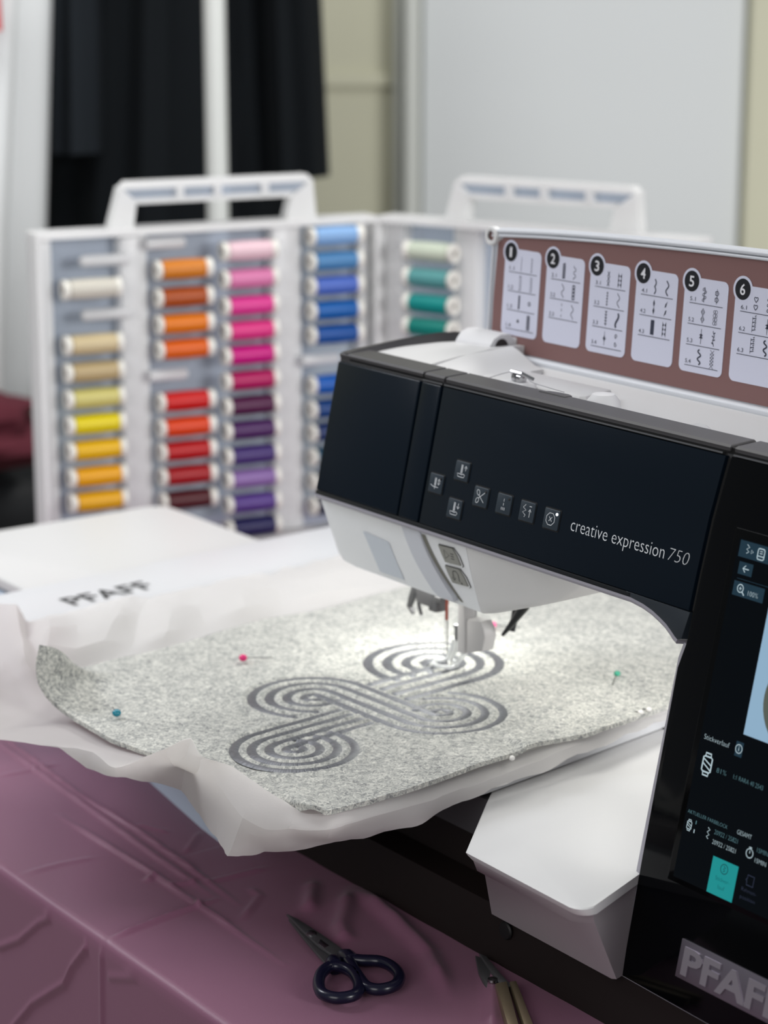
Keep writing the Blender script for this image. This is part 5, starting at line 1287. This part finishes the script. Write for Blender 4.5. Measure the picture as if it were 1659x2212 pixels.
C2 = [('copper_thread', (206, 122, 30), 'copper orange', 0.2947), ('rust_thread', (166, 74, 20), 'rust brown', 0.2663), ('orange_thread', (222, 118, 10), 'bright orange', 0.2391), ('dark_orange_thread', (218, 94, 8), 'dark orange', 0.2128), ('red_thread', (196, 12, 10), 'pure red', 0.1582), ('orange_red_thread', (214, 62, 8), 'orange red', 0.1314), ('crimson_thread', (176, 8, 16), 'crimson', 0.1060), ('carmine_thread', (156, 6, 18), 'carmine', 0.0799), ('maroon_thread', (76, 12, 22), 'maroon', 0.0535)]
C3 = [('pale_pink_thread', (228, 194, 204), 'pale pink', 0.3096), ('candy_pink_thread', (218, 124, 172), 'candy pink', 0.2809), ('hot_pink_thread', (218, 54, 142), 'hot pink', 0.2530), ('raspberry_thread', (218, 48, 128), 'raspberry pink', 0.2269), ('magenta_thread', (196, 4, 124), 'magenta', 0.2011), ('cerise_thread', (170, 6, 88), 'cerise', 0.1742), ('plum_thread', (76, 12, 62), 'dark plum', 0.1475), ('aubergine_thread', (70, 28, 88), 'aubergine', 0.1214), ('violet_thread', (64, 42, 108), 'deep violet', 0.0944), ('lilac_thread', (136, 104, 164), 'lilac', 0.0691), ('purple_thread', (86, 58, 134), 'purple', 0.0425), ('navy_thread', (28, 24, 80), 'navy', 0.0165)]
C4 = [('sky_thread', (130, 170, 218), 'sky blue', 0.3198), ('steel_blue_thread', (74, 130, 180), 'steel blue', 0.2936), ('cornflower_thread', (74, 104, 190), 'cornflower blue', 0.2677), ('azure_thread', (4, 90, 166), 'azure blue', 0.2416), ('cobalt_thread', (4, 74, 150), 'cobalt blue', 0.2160), ('royal_thread', (6, 84, 172), 'royal blue', 0.1622), ('marine_thread', (4, 56, 118), 'marine blue', 0.1361), ('ink_thread', (16, 40, 92), 'ink blue', 0.1109), ('petrol_thread', (10, 62, 88), 'petrol blue', 0.0845), ('slate_thread', (28, 44, 64), 'slate blue', 0.058), ('midnight_thread', (18, 24, 56), 'midnight blue', 0.031)]
C5 = [('mint_thread', (206, 216, 196), 'pale mint', 0.3046), ('sea_green_thread', (90, 156, 156), 'sea green', 0.2769), ('teal_thread', (6, 140, 136), 'bright teal', 0.2499), ('dark_teal_thread', (4, 126, 116), 'dark teal', 0.2248)]
for k, cn, rgb, nm, z in C1: spool(F1, 0.026, z, cn, rgb, nm+' thread spool in the leftmost column of the case', 'thread spools in the leftmost column')
for cn, rgb, nm, z in C2: spool(F1, 0.1245, z, cn, rgb, nm+' thread spool in the second column of the case', 'thread spools in the second column', True)
for cn, rgb, nm, z in C3: spool(F1, 0.1965, z, cn, rgb, nm+' thread spool in the third column of the case', 'thread spools in the third column')
for cn, rgb, nm, z in C4: spool(F1, 0.2945, z, cn, rgb, nm+' thread spool in the blue fourth column of the case', 'thread spools in the fourth column', True)
for cn, rgb, nm, z in C5: spool(F2, 0.0385, z, cn, rgb, nm+' thread spool in the right leaf of the case', 'thread spools in the right leaf')
for z in (0.308, 0.2537): pegs(F1, 0.046, 0.092, z, True)
pegs(F1, 0.1205, 0.158, 0.3215, False); pegs(F1, 0.1205, 0.158, 0.186, False); pegs(F1, 0.291, 0.33, 0.189, False)

# ------------------------------------------------------------------ scissors and thread snips on the cloth
NAVY = mat('navy_handle_plastic', (16, 16, 36), 0.25, spec=0.35)
scs = thing('scissors', (-0.10, -0.08, 0.002), 'small scissors with navy plastic finger loops lying on the mauve cloth', 'scissors')
def loopz(P, zs): return [(x, y, z) for (x, y, _), z in zip(P, zs)]
L1 = [(-0.0887, -0.0913, 0.007), (-0.0826, -0.0854, 0.007), (-0.0708, -0.0851, 0.007), (-0.0549, -0.0923, 0.007), (-0.0461, -0.1021, 0.007), (-0.0489, -0.1136, 0.007), (-0.0592, -0.1176, 0.007), (-0.0713, -0.1124, 0.007), (-0.0834, -0.1022, 0.007)]
L2 = [(-0.0895, -0.0775, 0.007), (-0.0833, -0.0703, 0.007), (-0.0758, -0.0624, 0.007), (-0.0643, -0.0606, 0.007), (-0.051, -0.065, 0.007), (-0.0421, -0.075, 0.007), (-0.0428, -0.0867, 0.007), (-0.0507, -0.091, 0.007), (-0.0644, -0.0876, 0.007), (-0.0787, -0.0823, 0.007)]
for L, inn, stem in ((L1, 0.86, [(-0.096, -0.0835, 0.0055), (-0.090, -0.0875, 0.0065), (-0.0855, -0.0895, 0.0068)]), (L2, 0.86, [(-0.0985, -0.0745, 0.0055), (-0.092, -0.0755, 0.0065), (-0.086, -0.0768, 0.0068)])):
    c = sum((Vector(p) for p in L), Vector())/len(L)
    Q = [c+(Vector(p)-c)*0.93 for p in L]
    m = MB(); m.tube(catmull(Q, 5, True), 0.0037, 10, closed=True); m.tube(stem, [0.004, 0.0055, 0.0052], 10); m.build('handle', NAVY, scs)
m = MB(); m.prism([(-0.1691, -0.0686), (-0.1447, -0.0742), (-0.1197, -0.0788), (-0.108, -0.0796), (-0.0922, -0.0800), (-0.0935, -0.0720), (-0.0997, -0.0703), (-0.128, -0.0682), (-0.158, -0.0671)], 0.0042, 0.0060, bev=0.0005); m.build('blade', DSTEEL, scs)
m = MB(); m.prism([(-0.1660, -0.0692), (-0.1387, -0.0772), (-0.1116, -0.0843), (-0.0935, -0.0886), (-0.0915, -0.0830), (-0.1163, -0.0760), (-0.1277, -0.0740), (-0.1500, -0.0688)], 0.0022, 0.0040, bev=0.0005); m.build('blade', DSTEEL, scs)
m = MB(); m.lathe([(0.0, 0.0058), (0.0034, 0.0058), (0.0034, 0.0068), (0.0026, 0.0074), (0.0, 0.0075)], Matrix.Translation((-0.1341, -0.0735, 0)), 20); m.build('pivot_screw', STEEL, scs)
m = MB(); m.prism([(-0.1240, -0.0735), (-0.1200, -0.0782), (-0.1120, -0.0788), (-0.1130, -0.0745)], 0.0058, 0.0064, bev=0.0003); m.build('stop_plate', STEEL, scs)

sn_ = thing('thread_snips', (0.0, -0.025, 0.002), 'open metal thread snips lying on the cloth against the machine base', 'snips')
m = MB(); m.prism([(-0.0522, -0.0072), (-0.0330, -0.0200), (-0.0121, -0.0305), (-0.0050, -0.0325), (-0.0060, -0.0230), (-0.0219, -0.0172), (-0.0464, -0.0060)], 0.0022, 0.0042, bev=0.0006); m.build('blade', DSTEEL, sn_)
m = MB(); m.prism([(-0.0500, -0.0058), (-0.0219, -0.0176), (-0.0060, -0.0240), (-0.0030, -0.0180), (-0.0200, -0.0130), (-0.0440, -0.0048)], 0.0043, 0.0060, bev=0.0006); m.build('blade', DSTEEL, sn_)
BR = mat('dull_brass_metal', (150, 136, 112), 0.4, metal=0.8)
m = MB(); m.prism([(-0.0085, -0.0270), (0.045, -0.0600), (0.0485, -0.0545), (-0.0065, -0.0195)], 0.0022, 0.0085, bev=0.0012); m.build('arm', BR, sn_)
m = MB(); m.prism([(-0.0060, -0.0180), (0.0470, -0.0500), (0.0500, -0.0450), (-0.0045, -0.0138)], 0.0022, 0.0080, bev=0.0012); m.build('arm', BR, sn_)
m = MB(); m.lathe([(0.0, 0.0058), (0.0032, 0.0058), (0.0030, 0.0072), (0.0, 0.0074)], Matrix.Translation((-0.0156, -0.0232, 0)), 18); m.build('pivot_screw', STEEL, sn_)
